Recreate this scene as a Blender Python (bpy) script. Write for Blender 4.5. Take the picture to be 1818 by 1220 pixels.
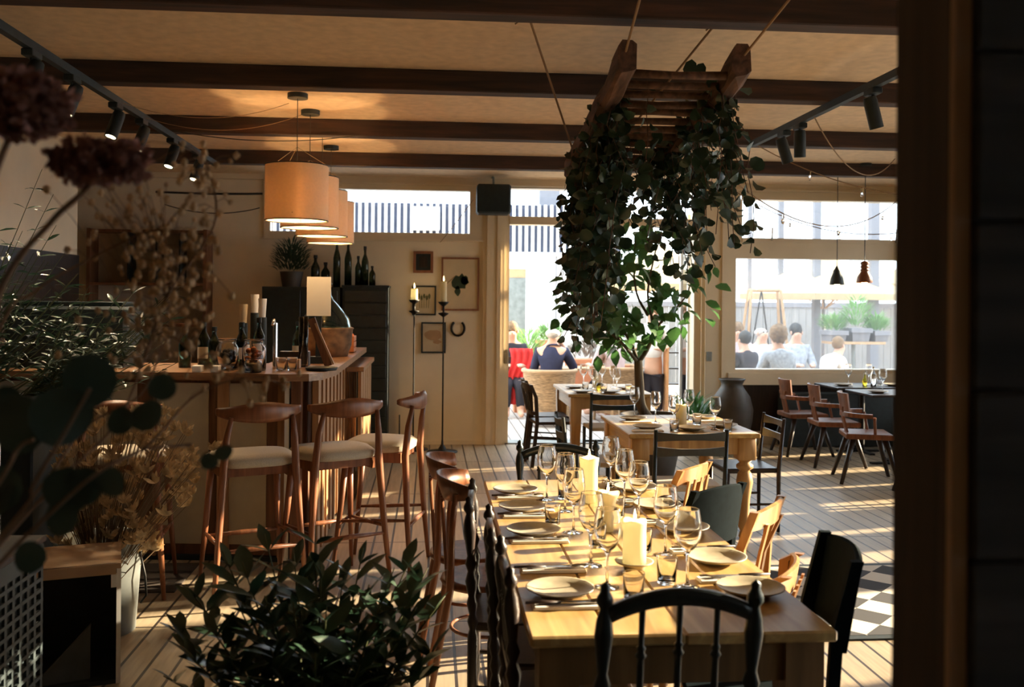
import bpy, math, random
from mathutils import Vector, Matrix, Euler
sc = bpy.context.scene
for o in list(bpy.data.objects): bpy.data.objects.remove(o)
C = sc.collection
PI = math.pi
random.seed(7)
R_ = random.Random(11)

# ---------------- camera, world, sun, exposure ----------------
F, YAW, ROLL, CH = 1700.0, math.atan(144/1700), .009, 1.65
cam = bpy.data.cameras.new('camera'); cam.sensor_width = 36; cam.lens = F/1818*36
cam.shift_y = -73/1818; cam.clip_start = .05; cam.clip_end = 200
cam.dof.use_dof = True; cam.dof.focus_distance = 5.3; cam.dof.aperture_fstop = 3.2
co = bpy.data.objects.new('camera', cam); C.objects.link(co)
co.matrix_world = Matrix.Translation((0, 0, CH)) @ Matrix.Rotation(-YAW, 4, 'Z') @ Matrix.Rotation(PI/2, 4, 'X') @ Matrix.Rotation(ROLL, 4, 'Z')
sc.camera = co
w = bpy.data.worlds.new('sky'); sc.world = w; w.use_nodes = True
bg = w.node_tree.nodes['Background']; bg.inputs[0].default_value = (.78, .91, 1, 1); bg.inputs[1].default_value = 2.9
sun = bpy.data.lights.new('sun', 'SUN'); sun.energy = 18; sun.angle = math.radians(.6); sun.color = (1, .80, .52)
SAZ, SEL = math.radians(13), math.radians(16.5)
so = bpy.data.objects.new('sun', sun); C.objects.link(so)
sd = Vector((math.cos(SAZ)*math.cos(SEL), math.sin(SAZ)*math.cos(SEL), math.sin(SEL)))
so.rotation_euler = sd.to_track_quat('Z', 'Y').to_euler(); so.location = (12, 6, 6)
sc.view_settings.view_transform = 'Standard'; sc.view_settings.look = 'None'
sc.view_settings.exposure = 1.0; sc.view_settings.gamma = 1; sc.view_settings.use_curve_mapping = False
try:
    sc.cycles.max_bounces = 10; sc.cycles.diffuse_bounces = 5; sc.cycles.transmission_bounces = 8
    sc.cycles.transparent_max_bounces = 16; sc.cycles.caustics_reflective = False; sc.cycles.caustics_refractive = False
    sc.cycles.sample_clamp_indirect = 6; sc.cycles.use_denoising = True
except Exception: pass

# ---------------- point finders ----------------
def ray(px, py):
    u, v = px-909, 537-py
    u, v = u*math.cos(ROLL)-v*math.sin(ROLL), u*math.sin(ROLL)+v*math.cos(ROLL)
    u /= F; v /= F
    return (u*math.cos(YAW)+math.sin(YAW), -u*math.sin(YAW)+math.cos(YAW), v)
def at(px, py, Y):
    r = ray(px, py); t = Y/r[1]; return Vector((r[0]*t, Y, CH+r[2]*t))
def az(px, py, z):
    r = ray(px, py); t = (z-CH)/r[2]; return Vector((r[0]*t, r[1]*t, z))

# ---------------- materials ----------------
def nodes(name):
    m = bpy.data.materials.new(name); m.use_nodes = True
    nt = m.node_tree; b = nt.nodes['Principled BSDF']
    return m, nt, b
def ramp(nt, stops):
    r = nt.nodes.new('ShaderNodeValToRGB'); e = r.color_ramp.elements
    while len(e) < len(stops): e.new(.5)
    for k, (p, c) in enumerate(stops): e[k].position = p; e[k].color = (*c, 1)
    return r
def mat(name, col, rough=.6, metal=0, var=.15, scale=8, stretch=(1, 1, 1), bump=0, spec=.5, sheen=0, coord='Object', transl=0, tk=1.6):
    m, nt, b = nodes(name)
    tc = nt.nodes.new('ShaderNodeTexCoord'); mp = nt.nodes.new('ShaderNodeMapping'); mp.inputs['Scale'].default_value = stretch
    nt.links.new(tc.outputs[coord], mp.inputs[0])
    n = nt.nodes.new('ShaderNodeTexNoise'); n.inputs['Scale'].default_value = scale; n.inputs['Detail'].default_value = 5
    nt.links.new(mp.outputs[0], n.inputs['Vector'])
    d = tuple(c*(1-var) for c in col); l = tuple(min(1, c*(1+var)) for c in col)
    r = ramp(nt, [(.3, d), (.7, l)]); nt.links.new(n.outputs['Fac'], r.inputs[0]); nt.links.new(r.outputs[0], b.inputs['Base Color'])
    b.inputs['Roughness'].default_value = rough; b.inputs['Metallic'].default_value = metal
    b.inputs['Specular IOR Level'].default_value = spec
    if sheen: b.inputs['Sheen Weight'].default_value = sheen
    if bump:
        bp = nt.nodes.new('ShaderNodeBump'); bp.inputs['Strength'].default_value = bump; bp.inputs['Distance'].default_value = .01
        nt.links.new(n.outputs['Fac'], bp.inputs['Height']); nt.links.new(bp.outputs[0], b.inputs['Normal'])
    if transl:
        tr = nt.nodes.new('ShaderNodeBsdfTranslucent'); tr.inputs[0].default_value = (*[min(1, c*tk) for c in col], 1)
        mx = nt.nodes.new('ShaderNodeMixShader'); mx.inputs[0].default_value = transl
        out = nt.nodes['Material Output']
        nt.links.new(b.outputs[0], mx.inputs[1]); nt.links.new(tr.outputs[0], mx.inputs[2]); nt.links.new(mx.outputs[0], out.inputs[0])
    return m
def wood(name, c1, c2, scale=3, axis='Y', rough=.5, ring=6, bump=.15, spec=.4):
    m, nt, b = nodes(name)
    tc = nt.nodes.new('ShaderNodeTexCoord'); mp = nt.nodes.new('ShaderNodeMapping')
    s = [9, 9, 9]; s['XYZ'.index(axis)] = .8; mp.inputs['Scale'].default_value = s
    nt.links.new(tc.outputs['Object'], mp.inputs[0])
    n = nt.nodes.new('ShaderNodeTexNoise'); n.inputs['Scale'].default_value = scale; n.inputs['Detail'].default_value = 8; n.inputs['Distortion'].default_value = .6
    nt.links.new(mp.outputs[0], n.inputs['Vector'])
    r = ramp(nt, [(.32, c1), (.55, tuple((a+d)/2 for a, d in zip(c1, c2))), (.7, c2)])
    nt.links.new(n.outputs['Fac'], r.inputs[0]); nt.links.new(r.outputs[0], b.inputs['Base Color'])
    b.inputs['Roughness'].default_value = rough; b.inputs['Specular IOR Level'].default_value = spec
    bp = nt.nodes.new('ShaderNodeBump'); bp.inputs['Strength'].default_value = bump; bp.inputs['Distance'].default_value = .004
    nt.links.new(n.outputs['Fac'], bp.inputs['Height']); nt.links.new(bp.outputs[0], b.inputs['Normal'])
    return m
def boards(name, c1, c2, gap, bw, bl, mort=.035, rough=.5, off=0.0, rot=PI/2, shift=0, wob=1):
    m, nt, b = nodes(name)
    tc = nt.nodes.new('ShaderNodeTexCoord'); mp = nt.nodes.new('ShaderNodeMapping')
    mp.inputs['Rotation'].default_value = (0, 0, rot); mp.inputs['Location'].default_value = (shift, 0, 0)
    nt.links.new(tc.outputs['Object'], mp.inputs[0])
    br = nt.nodes.new('ShaderNodeTexBrick'); br.offset = off; br.inputs['Scale'].default_value = 1
    br.inputs['Brick Width'].default_value = bl; br.inputs['Row Height'].default_value = bw; br.inputs['Mortar Size'].default_value = mort*bw
    br.inputs['Mortar Smooth'].default_value = .1; br.inputs['Bias'].default_value = 0
    br.inputs['Color1'].default_value = (*c1, 1); br.inputs['Color2'].default_value = (*c2, 1); br.inputs['Mortar'].default_value = (*gap, 1)
    nt.links.new(mp.outputs[0], br.inputs['Vector'])
    m2 = nt.nodes.new('ShaderNodeMapping'); m2.inputs['Scale'].default_value = (1.2, 16, 1); nt.links.new(mp.outputs[0], m2.inputs[0])
    n = nt.nodes.new('ShaderNodeTexNoise'); n.inputs['Scale'].default_value = 2.5; n.inputs['Detail'].default_value = 8
    nt.links.new(m2.outputs[0], n.inputs['Vector'])
    r = ramp(nt, [(.25, (.72, .72, .72)), (.75, (1.12, 1.1, 1.08))]); nt.links.new(n.outputs['Fac'], r.inputs[0])
    mx = nt.nodes.new('ShaderNodeMixRGB'); mx.blend_type = 'MULTIPLY'; mx.inputs[0].default_value = wob
    nt.links.new(br.outputs['Color'], mx.inputs[1]); nt.links.new(r.outputs[0], mx.inputs[2]); nt.links.new(mx.outputs[0], b.inputs['Base Color'])
    b.inputs['Roughness'].default_value = rough
    bp = nt.nodes.new('ShaderNodeBump'); bp.inputs['Strength'].default_value = .5; bp.inputs['Distance'].default_value = .006; bp.invert = True
    nt.links.new(br.outputs['Fac'], bp.inputs['Height']); nt.links.new(bp.outputs[0], b.inputs['Normal'])
    return m
def emit(name, col, s):
    m, nt, b = nodes(name); b.inputs['Base Color'].default_value = (*col, 1)
    b.inputs['Emission Color'].default_value = (*col, 1); b.inputs['Emission Strength'].default_value = s
    return m
def glass(name, col=(1, 1, 1), rough=0, ior=1.45):
    m, nt, b = nodes(name); b.inputs['Base Color'].default_value = (*col, 1)
    b.inputs['Transmission Weight'].default_value = 1; b.inputs['Roughness'].default_value = rough; b.inputs['IOR'].default_value = ior
    return m
def pane(name, tint=(.97, .98, 1), haze=0):
    m, nt, b = nodes(name); out = nt.nodes['Material Output']
    t = nt.nodes.new('ShaderNodeBsdfTransparent'); t.inputs[0].default_value = (*tint, 1)
    g = nt.nodes.new('ShaderNodeBsdfGlossy'); g.inputs['Roughness'].default_value = .02
    f = nt.nodes.new('ShaderNodeFresnel'); f.inputs[0].default_value = 1.45
    mx = nt.nodes.new('ShaderNodeMixShader'); nt.links.new(f.outputs[0], mx.inputs[0]); nt.links.new(t.outputs[0], mx.inputs[1]); nt.links.new(g.outputs[0], mx.inputs[2])
    last = mx
    if haze:
        df = nt.nodes.new('ShaderNodeBsdfTranslucent'); df.inputs[0].default_value = (.95, .96, 1, 1)
        m2 = nt.nodes.new('ShaderNodeMixShader'); m2.inputs[0].default_value = haze
        nt.links.new(mx.outputs[0], m2.inputs[1]); nt.links.new(df.outputs[0], m2.inputs[2]); last = m2
    nt.links.new(last.outputs[0], out.inputs[0]); nt.nodes.remove(b)
    return m

M = dict(
 cream=mat('cream_wall_paint', (.80, .71, .545), .75, var=.05, scale=3),
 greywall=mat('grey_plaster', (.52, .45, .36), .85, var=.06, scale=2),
 trimc=mat('cream_gloss_paint', (.74, .63, .46), .35, var=.04, scale=4),
 ceil=mat('ceiling_board', (.76, .58, .39), .85, var=.10, scale=14, bump=.1),
 beam=wood('dark_beam_wood', (.026, .018, .015), (.085, .042, .028), 2.5, 'X', .75),
 floor=boards('floor_boards', (.43, .345, .235), (.37, .295, .20), (.035, .025, .02), .125, 1.65, .06, .42),
 deck=boards('deck_boards', (.60, .55, .50), (.52, .48, .44), (.16, .13, .12), .14, 3.0, .07, .7),
 pine=wood('waxed_pine', (.36, .21, .07), (.62, .43, .17), 2.2, 'Y', .36, bump=.08),
 pinex=wood('waxed_pine_cross', (.33, .18, .07), (.58, .36, .15), 2.2, 'Z', .4, bump=.08),
 pineshade=wood('shaded_waxed_pine', (.15, .08, .03), (.28, .155, .06), 2.2, 'Z', .45),  # darker pine copy: shade on the long table's base put into the colour
 honey=wood('honey_wood', (.24, .115, .04), (.44, .23, .085), 2.5, 'Z', .35),
 walnut=wood('walnut', (.13, .045, .02), (.30, .115, .05), 3, 'Z', .38),
 dkwood=wood('dark_stained_wood', (.012, .009, .008), (.045, .024, .017), 3, 'Z', .38),
 black=mat('black_painted_wood', (.010, .019, .022), .33, var=.3, scale=20),
 blackm=mat('black_matt', (.009, .018, .022), .6, var=.3, scale=20),
 postw=wood('rough_dark_post', (.05, .032, .022), (.12, .075, .05), 2, 'Z', .8, bump=.4),
 postl=wood('light_strip_wood', (.42, .24, .13), (.66, .42, .24), 2, 'Z', .7),
 plank=wood('black_plank', (.018, .018, .017), (.06, .048, .04), 2, 'X', .8, bump=.6),
 linen=mat('linen_seat', (.50, .43, .32), .9, var=.18, scale=260, sheen=.3, bump=.2),
 shade=mat('paper_lampshade', (.85, .66, .45), .8, var=.05, scale=60, transl=.20, tk=1),
 iron=mat('black_iron', (.015, .014, .013), .5, .6, var=.3, scale=30),
 steel=mat('steel', (.55, .54, .50), .25, 1, var=.05),
 galv=mat('galvanised_metal', (.24, .26, .25), .55, .5, var=.2, scale=9),
 white=mat('white_paint', (.80, .79, .76), .6, var=.03),
 label=mat('white_label', (.85, .84, .80), .7, var=.02),
 wax=mat('candle_wax', (.78, .67, .47), .5, var=.05, transl=.35),
 flame=emit('candle_flame', (1, .62, .22), 22),
 bulb=emit('lamp_bulb', (1, .62, .25), 30),
 glass=glass('clear_glass'), thinglass=glass('thin_glass', (1, 1, 1), 0, 1.42),
 bottle=glass('dark_bottle_glass', (.03, .06, .04), .05), blueg=glass('demijohn_glass', (.45, .66, .70), .06),
 oil=glass('olive_oil', (.85, .70, .05), .0, 1.4), water=glass('water', (.95, .97, 1), 0, 1.33),
 pane=pane('window_glass'), panehaze=pane('hazy_window_glass', haze=.05),  # hazy pane mixes a little pale translucency into the clear glass
 plate=mat('stoneware', (.40, .35, .25), .45, var=.12, scale=40),
 napkin=mat('white_napkin', (.86, .82, .74), .85, var=.03),
 leafd=mat('dark_leaf', (.022, .052, .032), .42, var=.35, scale=12, transl=.12),
 leafg=mat('green_leaf', (.05, .13, .035), .4, var=.35, scale=12, transl=.3),
 olive=mat('bay_leaf', (.028, .062, .036), .32, var=.35, scale=10, transl=.1),
 herb=mat('herb_green', (.16, .30, .10), .7, var=.3, scale=12, transl=.3),
 lav=mat('lavender_grey', (.26, .24, .22), .8, var=.3, scale=12),
 stem=mat('green_stem', (.10, .11, .045), .6), twig=mat('brown_twig', (.17, .095, .05), .7), bark=wood('bark', (.06, .045, .03), (.17, .13, .08), 4, 'Z', .8, bump=.6),
 hydr=mat('dried_hydrangea', (.27, .135, .11), .9, var=.45, scale=14, transl=.2),
 gyp=mat('dried_seed_heads', (.60, .44, .26), .85, var=.3, scale=20, transl=.2),
 thist=mat('dried_thistle', (.52, .37, .20), .8, var=.45, scale=25, transl=.1), drystem=mat('dry_stem', (.14, .085, .04), .8),
 euc=mat('round_leaf', (.035, .060, .045), .5, var=.3, scale=8, transl=.08),
 terra=mat('terracotta', (.50, .20, .10), .8, var=.12), clay=mat('dark_clay', (.055, .048, .042), .55, var=.35, scale=5, bump=.2),
 wicker=mat('wicker_weave', (.34, .21, .11), .75, var=.55, scale=14, stretch=(1, 1, 6), bump=.4), basket=mat('basket_brown', (.17, .09, .04), .8, var=.6, scale=16, bump=.4),
 red=mat('red_cloth', (.72, .035, .035), .8), navy=mat('navy_shirt', (.018, .020, .055), .85, var=.2),
 skin=mat('skin', (.62, .36, .25), .55, var=.05), hair=mat('grey_brown_hair', (.20, .12, .06), .8, var=.5, scale=30), hairg=mat('grey_hair', (.55, .50, .46), .8, var=.2, scale=30), hairk=mat('black_hair', (.02, .018, .016), .6),
 shirtw=mat('white_shirt', (.80, .80, .80), .85, var=.03), shirtg=mat('grey_blue_top', (.38, .42, .48), .9, var=.25, scale=25), shirtp=mat('pink_grey_shirt', (.50, .38, .38), .9), trous=mat('dark_trousers', (.015, .012, .02), .8),
 parasol=mat('cream_parasol', (.50, .38, .22), .85, var=.03, transl=.15, tk=1), greyp=mat('grey_post', (.20, .20, .22), .6, var=.06), orangew=mat('orange_wood', (.60, .30, .13), .6, var=.15),
 fence=boards('whitewashed_fence', (.66, .66, .64), (.58, .58, .57), (.28, .28, .28), .15, 4, .05, .8, rot=PI/2), navyp=mat('navy_panel', (.05, .06, .10), .7),
 leather=mat('dark_leather', (.005, .009, .011), .75, spec=.03, var=.2, scale=30), knifeh=mat('knife_handle', (.03, .016, .012), .45),
 rope=mat('jute_rope', (.24, .15, .08), .9), cable=mat('cable', (.02, .018, .016), .6), cablel=mat('cable_tan', (.30, .19, .10), .7),
 drift=wood('driftwood', (.045, .026, .018), (.16, .085, .055), 3, 'Y', .85, bump=.5),
 paper=mat('cream_paper', (.60, .50, .34), .9, var=.04), papw=mat('pale_paper', (.55, .52, .42), .9, var=.1), frameb=wood('brown_frame', (.18, .07, .035), (.34, .15, .08), 4, 'Z', .5),
 barw=wood('bar_wood', (.30, .15, .065), (.50, .28, .13), 3, 'Z', .4), barp=mat('beige_panel', (.52, .45, .33), .7, var=.06, scale=12), counter=wood('bar_top', (.20, .10, .05), (.40, .23, .12), 3, 'X', .30),
 slatd=wood('slat_brown', (.13, .055, .028), (.26, .12, .06), 3, 'Z', .5),
 chrome=mat('chrome', (.8, .8, .8), .12, 1, var=.01), orange=mat('citrus', (.75, .18, .03), .5, var=.2), tan=mat('tan_board', (.45, .28, .15), .6), box=mat('orange_crate', (.50, .17, .06), .6, var=.15),
 speckle=mat('soil', (.05, .035, .025), .9), dgalv=mat('dark_perforated_metal', (.045, .06, .065), .5, .3, var=.2, scale=9), slate=mat('slate', (.07, .08, .08), .7, var=.3), bk=emit('dim', (.1, .1, .1), 0),
)

# ---------------- mesh builder ----------------
class MB:
    def __init__(s): s.v = []; s.f = []
    def add(s, vs, fs):
        n = len(s.v); s.v += [tuple(v) for v in vs]; s.f += [tuple(i+n for i in f) for f in fs]; return s
    def box(s, a, b):
        x0, y0, z0 = a; x1, y1, z1 = b
        return s.add([(x0,y0,z0),(x1,y0,z0),(x1,y1,z0),(x0,y1,z0),(x0,y0,z1),(x1,y0,z1),(x1,y1,z1),(x0,y1,z1)],
                     [(0,3,2,1),(4,5,6,7),(0,1,5,4),(1,2,6,5),(2,3,7,6),(3,0,4,7)])
    def cb(s, c, d, m=None):   # centred box, optional matrix
        t = MB(); t.box((-d[0]/2,-d[1]/2,-d[2]/2), (d[0]/2,d[1]/2,d[2]/2))
        m = (Matrix.Translation(c) @ m) if m is not None else Matrix.Translation(c)
        return s.add([m @ Vector(v) for v in t.v], t.f)
    def bev(s, a, b, r=.004):   # box with chamfered rim top and bottom
        x0, y0, z0 = a; x1, y1, z1 = b
        def ring(d, z): return [(x0+r,y0+d,z),(x1-r,y0+d,z),(x1-d,y0+r,z),(x1-d,y1-r,z),(x1-r,y1-d,z),(x0+r,y1-d,z),(x0+d,y1-r,z),(x0+d,y0+r,z)]
        rs = [ring(r, z0), ring(0, z0+r), ring(0, z1-r), ring(r, z1)]
        return s.loft(rs)
    def loft(s, rings, cap=True, close=True):
        n = len(rings[0]); vs = [p for r in rings for p in r]; fs = []
        for i in range(len(rings)-1):
            for j in range(n if close else n-1):
                k = (j+1) % n; fs.append((i*n+j, i*n+k, (i+1)*n+k, (i+1)*n+j))
        if cap and close: fs.append(tuple(range(n-1, -1, -1))); fs.append(tuple((len(rings)-1)*n+j for j in range(n)))
        return s.add(vs, fs)
    def tube(s, pts, r, seg=8, flat=1):
        pts = [Vector(p) for p in pts]; rr = r if isinstance(r, (list, tuple)) else [r]*len(pts); rings = []
        up = None
        for i, p in enumerate(pts):
            d = (pts[min(i+1, len(pts)-1)]-pts[max(i-1, 0)]).normalized()
            if up is None: up = Vector((0, 0, 1)) if abs(d.z) < .9 else Vector((1, 0, 0))
            x = d.cross(up).normalized(); y = x.cross(d).normalized(); up = y
            rings.append([p+(x*math.cos(a)+y*math.sin(a)*flat)*rr[i] for a in [2*PI*k/seg for k in range(seg)]])
        return s.loft(rings)
    def lathe(s, prof, c=(0, 0, 0), seg=24, m=None, arc=2*PI, a0=0):
        full = arc > 6.28; n = seg if full else seg+1; vs = []; fs = []
        for r, z in prof:
            for k in range(n):
                a = a0+arc*k/seg; v = Vector((r*math.cos(a), r*math.sin(a), z))
                if m is not None: v = m @ v
                vs.append(v+Vector(c))
        for i in range(len(prof)-1):
            for j in range(seg):
                k = (j+1) % n; fs.append((i*n+j, i*n+k, (i+1)*n+k, (i+1)*n+j))
        return s.add(vs, fs)
    def cyl(s, c, r, h, seg=20, r2=None):
        r2 = r if r2 is None else r2; return s.lathe([(0.0001, 0), (r, 0), (r2, h), (0.0001, h)], c, seg)
    def ball(s, c, r, seg=12, rings=8, jit=0, rnd=None):
        r = r if isinstance(r, (list, tuple)) else (r, r, r); vs = []; fs = []
        for i in range(rings+1):
            t = PI*i/rings
            for j in range(seg):
                a = 2*PI*j/seg; q = 1+(rnd.uniform(-jit, jit) if jit else 0)
                vs.append((c[0]+r[0]*math.sin(t)*math.cos(a)*q, c[1]+r[1]*math.sin(t)*math.sin(a)*q, c[2]-r[2]*math.cos(t)*q))
        for i in range(rings):
            for j in range(seg):
                k = (j+1) % seg; fs.append((i*seg+j, i*seg+k, (i+1)*seg+k, (i+1)*seg+j))
        return s.add(vs, fs)
    def leaf(s, p, d, L, W, up=None, fold=.25, droop=.2):   # pointed leaf
        p = Vector(p); d = Vector(d).normalized(); up = Vector(up) if up is not None else Vector((0, 0, 1))
        x = d.cross(up); x = x.normalized() if x.length > .01 else Vector((1, 0, 0)); n = x.cross(d).normalized()
        c = []; 
        for t, wd in ((0, .0), (.25, .75), (.55, 1), (.82, .55), (1, 0)):
            m = p+d*L*t-n*droop*L*t*t; c.append((m, wd*W/2))
        vs = []; fs = []
        for m, wd in c: vs += [m-x*wd+n*fold*wd, m, m+x*wd+n*fold*wd]
        for i in range(4): fs += [(3*i, 3*i+1, 3*i+4, 3*i+3), (3*i+1, 3*i+2, 3*i+5, 3*i+4)]
        return s.add(vs, fs)
    def disc(s, p, d, n, L, W, seg=10, cup=.15):   # round leaf, stalk end at p
        p = Vector(p); d = Vector(d).normalized(); n = Vector(n); x = d.cross(n); x = x.normalized() if x.length > .01 else Vector((1, 0, 0)); n = x.cross(d)
        c = p+d*L/2; vs = [c-n*cup*L*.3]; 
        for k in range(seg):
            a = 2*PI*k/seg; vs.append(c-d*math.cos(a)*L/2+x*math.sin(a)*W/2+n*cup*L*.3*math.cos(2*a))
        return s.add(vs, [(0, 1+k, 1+(k+1) % seg) for k in range(seg)])
    def xf(s, m): s.v = [tuple(m @ Vector(v)) for v in s.v]; return s
    def build(s, name, m, parent=None, smooth=False, label=None, loc=None, rz=0):
        me = bpy.data.meshes.new(name); me.from_pydata(s.v, [], s.f); me.update()
        me.materials.append(M[m] if isinstance(m, str) else m)
        if smooth:
            me.polygons.foreach_set('use_smooth', [True]*len(me.polygons))
        o = bpy.data.objects.new(name, me); C.objects.link(o)
        if parent is not None: o.parent = parent
        if loc is not None: o.location = loc
        if rz: o.rotation_euler[2] = rz
        if label: o['label'] = label
        if smooth == 2:
            md = o.modifiers.new('es', 'EDGE_SPLIT'); md.split_angle = math.radians(40)
        return o
def tag(o, label, cat, group=None):
    o['label'] = label; o['category'] = cat
    if group: o['group'] = group
    return o
def thing(name, label, cat, loc=(0, 0, 0), rz=0, group=None, s=1):
    o = bpy.data.objects.new(name, None); C.objects.link(o); o.empty_display_size = .1
    o.location = loc; o.rotation_euler[2] = rz; o.scale = (s, s, s)
    return tag(o, label, cat, group)
KIDS = {}
def kids(o): return [c for c in bpy.data.objects if c.parent == o]
def dup(root, label, loc=None, rz=None, group=None, s=None):
    if root.name not in KIDS: KIDS[root.name] = [(c, kids(c)) for c in kids(root)]
    r = root.copy(); C.objects.link(r)
    if loc is not None: r.location = loc
    if rz is not None: r.rotation_euler[2] = rz
    if s: r.scale = (s, s, s)
    if label: r['label'] = label
    if group: r['group'] = group
    for c, gs in KIDS[root.name]:
        d = c.copy(); C.objects.link(d); d.parent = r
        for g in gs:
            e = g.copy(); C.objects.link(e); e.parent = d
    return r
def struct(o): o['kind'] = 'structure'; return o
def arc(p0, p1, sag, n=12):
    p0 = Vector(p0); p1 = Vector(p1); return [p0.lerp(p1, i/n)-Vector((0, 0, sag*4*(i/n)*(1-i/n))) for i in range(n+1)]
def curve(pts, n=8):   # smooth path through points
    P = [Vector(p) for p in pts]; P = [P[0]*2-P[1]]+P+[P[-1]*2-P[-2]]; out = []
    for i in range(1, len(P)-2):
        for k in range(n):
            t = k/n; a, b, c, d = P[i-1:i+3]
            out.append(.5*((2*b)+(c-a)*t+(2*a-5*b+4*c-d)*t*t+(3*b-a-3*c+d)*t**3))
    out.append(P[-2]); return out

# ---------------- the room ----------------
X0, X1, YB, YF, HC = -3.27, 5.75, 11.1, -1.6, 3.08
struct(MB().box((-6.2, YF, -.12), (X1+.3, YB+.12, 0)).build('floor', 'floor'))
struct(MB().box((-6.2, YF, HC), (X1+.3, YB+.3, HC+.15)).build('ceiling', 'ceil'))
# ceiling beams, front to back
for k, y in enumerate((-.55, 1.1, 2.75, 4.37, 5.98, 7.68, 9.36)):
    o = struct(MB().bev((-6.1, y-.065, 2.95), (X1, y+.065, HC), .006).build('beam', 'beam'))
wl = MB().box((X0-.12, YF, 0), (X0, 9.18, HC)); struct(wl.build('wall_left', 'cream'))
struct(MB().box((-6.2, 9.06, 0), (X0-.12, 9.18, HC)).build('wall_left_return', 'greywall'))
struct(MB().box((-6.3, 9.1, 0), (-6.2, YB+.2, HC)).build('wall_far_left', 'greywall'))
struct(MB().box((-6.2, YF-.12, 0), (X1+.3, YF, HC)).build('wall_front', 'plank'))
struct(MB().box((X0, YF, 0), (X0+.02, 9.18, 2.05)).build('wall_left_panelling', 'dkwood'))
# back wall pieces (y 11.1 .. 11.28)
y0, y1 = YB, YB+.18
bw = MB().box((-6.2, y0, 0), (.60, y1, 2.37)).box((-6.2, y0, 2.37), (-1.90, y1, HC)).box((-1.90, y0, 3.0), (.60, y1, HC))
struct(bw.build('wall_back', 'cream'))
struct(MB().box((.60, y0, 3.03), (X1, y1, HC)).build('wall_back_head', 'trimc'))
struct(MB().box((3.55, y0+.03, .14), (X1, y1, .72)).build('wall_back_right', 'dkwood'))
# clerestory window
wf = MB()
wf.box((-1.90, y0-.03, 2.37), (.60, y0+.10, 2.44)).box((-1.90, y0-.03, 2.93), (.60, y0+.10, 3.0)).box((-1.90, y0-.03, 2.44), (-1.83, y0+.10, 2.93)).box((.44, y0-.03, 2.44), (.60, y0+.10, 2.93))
wf.box((-1.94, y0-.05, 2.345), (.60, y0-.0, 2.372))
o = struct(wf.build('window_1', 'trimc'))
MB().box((-1.83, y0+.04, 2.44), (.44, y0+.046, 2.93)).build('pane', 'pane', o)
# post between wall and door
p = MB().box((.60, y0-.04, 0), (.84, y1+.02, 3.03)).box((.64, y0-.065, 0), (.70, y0-.04, 3.03)).box((.76, y0-.06, 0), (.80, y0-.04, 3.03))
struct(p.build('trim_1', 'trimc'))
# door opening frame and transom
d = MB().box((.84, y0, 0), (.905, y1, 3.03)).box((.905, y0-.01, 2.56), (3.16, y1, 2.65)).box((.905, y0, 2.98), (3.16, y1, 3.03)).box((3.10, y0, 0), (3.18, y1, 3.03)).box((1.98, y0+.02, 2.65), (2.04, y1-.02, 2.98))
o = struct(d.build('door_1', 'trimc'))
MB().box((.905, y0+.06, 2.65), (3.10, y0+.066, 2.98)).build('pane', 'pane', o)
MB().cb((.872, y0-.012, 1.02), (.03, .03, .16)).build('latch_plate', 'steel', o)
struct(MB().box((.87, y0, -.005), (3.16, y1+.1, .014)).build('trim_2', 'galv'))
# right post and big window
p = MB().box((3.18, y0-.04, 0), (3.50, y1+.02, 3.03)).box((3.22, y0-.065, 0), (3.29, y0-.04, 3.03)).box((3.42, y0-.06, 0), (3.47, y0-.04, 3.03))
struct(p.build('trim_3', 'trimc'))
MB().bev((3.235, y0-.078, .98), (3.30, y0-.065, 1.09), .004).build('light_switch', 'galv'); tag(bpy.data.objects['light_switch'], 'small grey wall switch on the cream post beside the open door', 'switch')
wf = MB().box((3.50, y0-.03, 2.20), (X1, y1, 2.44)).box((3.50, y0, 2.90), (X1, y1, 3.03)).box((3.50, y0-.02, 2.44), (3.67, y1, 2.90)).box((3.50, y0-.02, .88), (3.60, y1, 2.20)).box((5.68, y0, .88), (X1, y1, 2.9))
wf.box((3.50, y0-.07, .70), (X1, y1, .84)).box((3.50, y0-.02, .84), (X1, y1, .88)).box((3.67, y0-.045, 2.39), (X1, y0-.03, 2.43))
o = struct(wf.build('window_2', 'trimc'))
MB().box((3.67, y0+.06, 2.44), (5.68, y0+.066, 2.90)).build('pane', 'pane', o)
MB().box((3.60, y0+.06, .88), (5.68, y0+.066, 2.20)).build('pane', 'panehaze', o)
for x in (4.02, 5.55): MB().tube([(x, y0-.05, 2.41), (x-.01, y0-.09, 2.47), (x-.02, y0-.12, 2.56)], .010).build('stay_arm', 'steel', o)
struct(MB().box((3.50, y0-.05, 0), (X1, y1, .14)).build('baseboard_back', 'white'))
struct(MB().box((X0+.0, y0-.018, 0), (.60, y0, .045)).build('baseboard_left', 'cream'))
# cornice trims under ceiling
struct(MB().box((-6.2, y0-.05, 3.02), (X1, y0, HC)).box((-1.9, y0-.07, 2.995), (X1, y0-.03, 3.02)).build('trim_4', 'trimc'))
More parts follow.
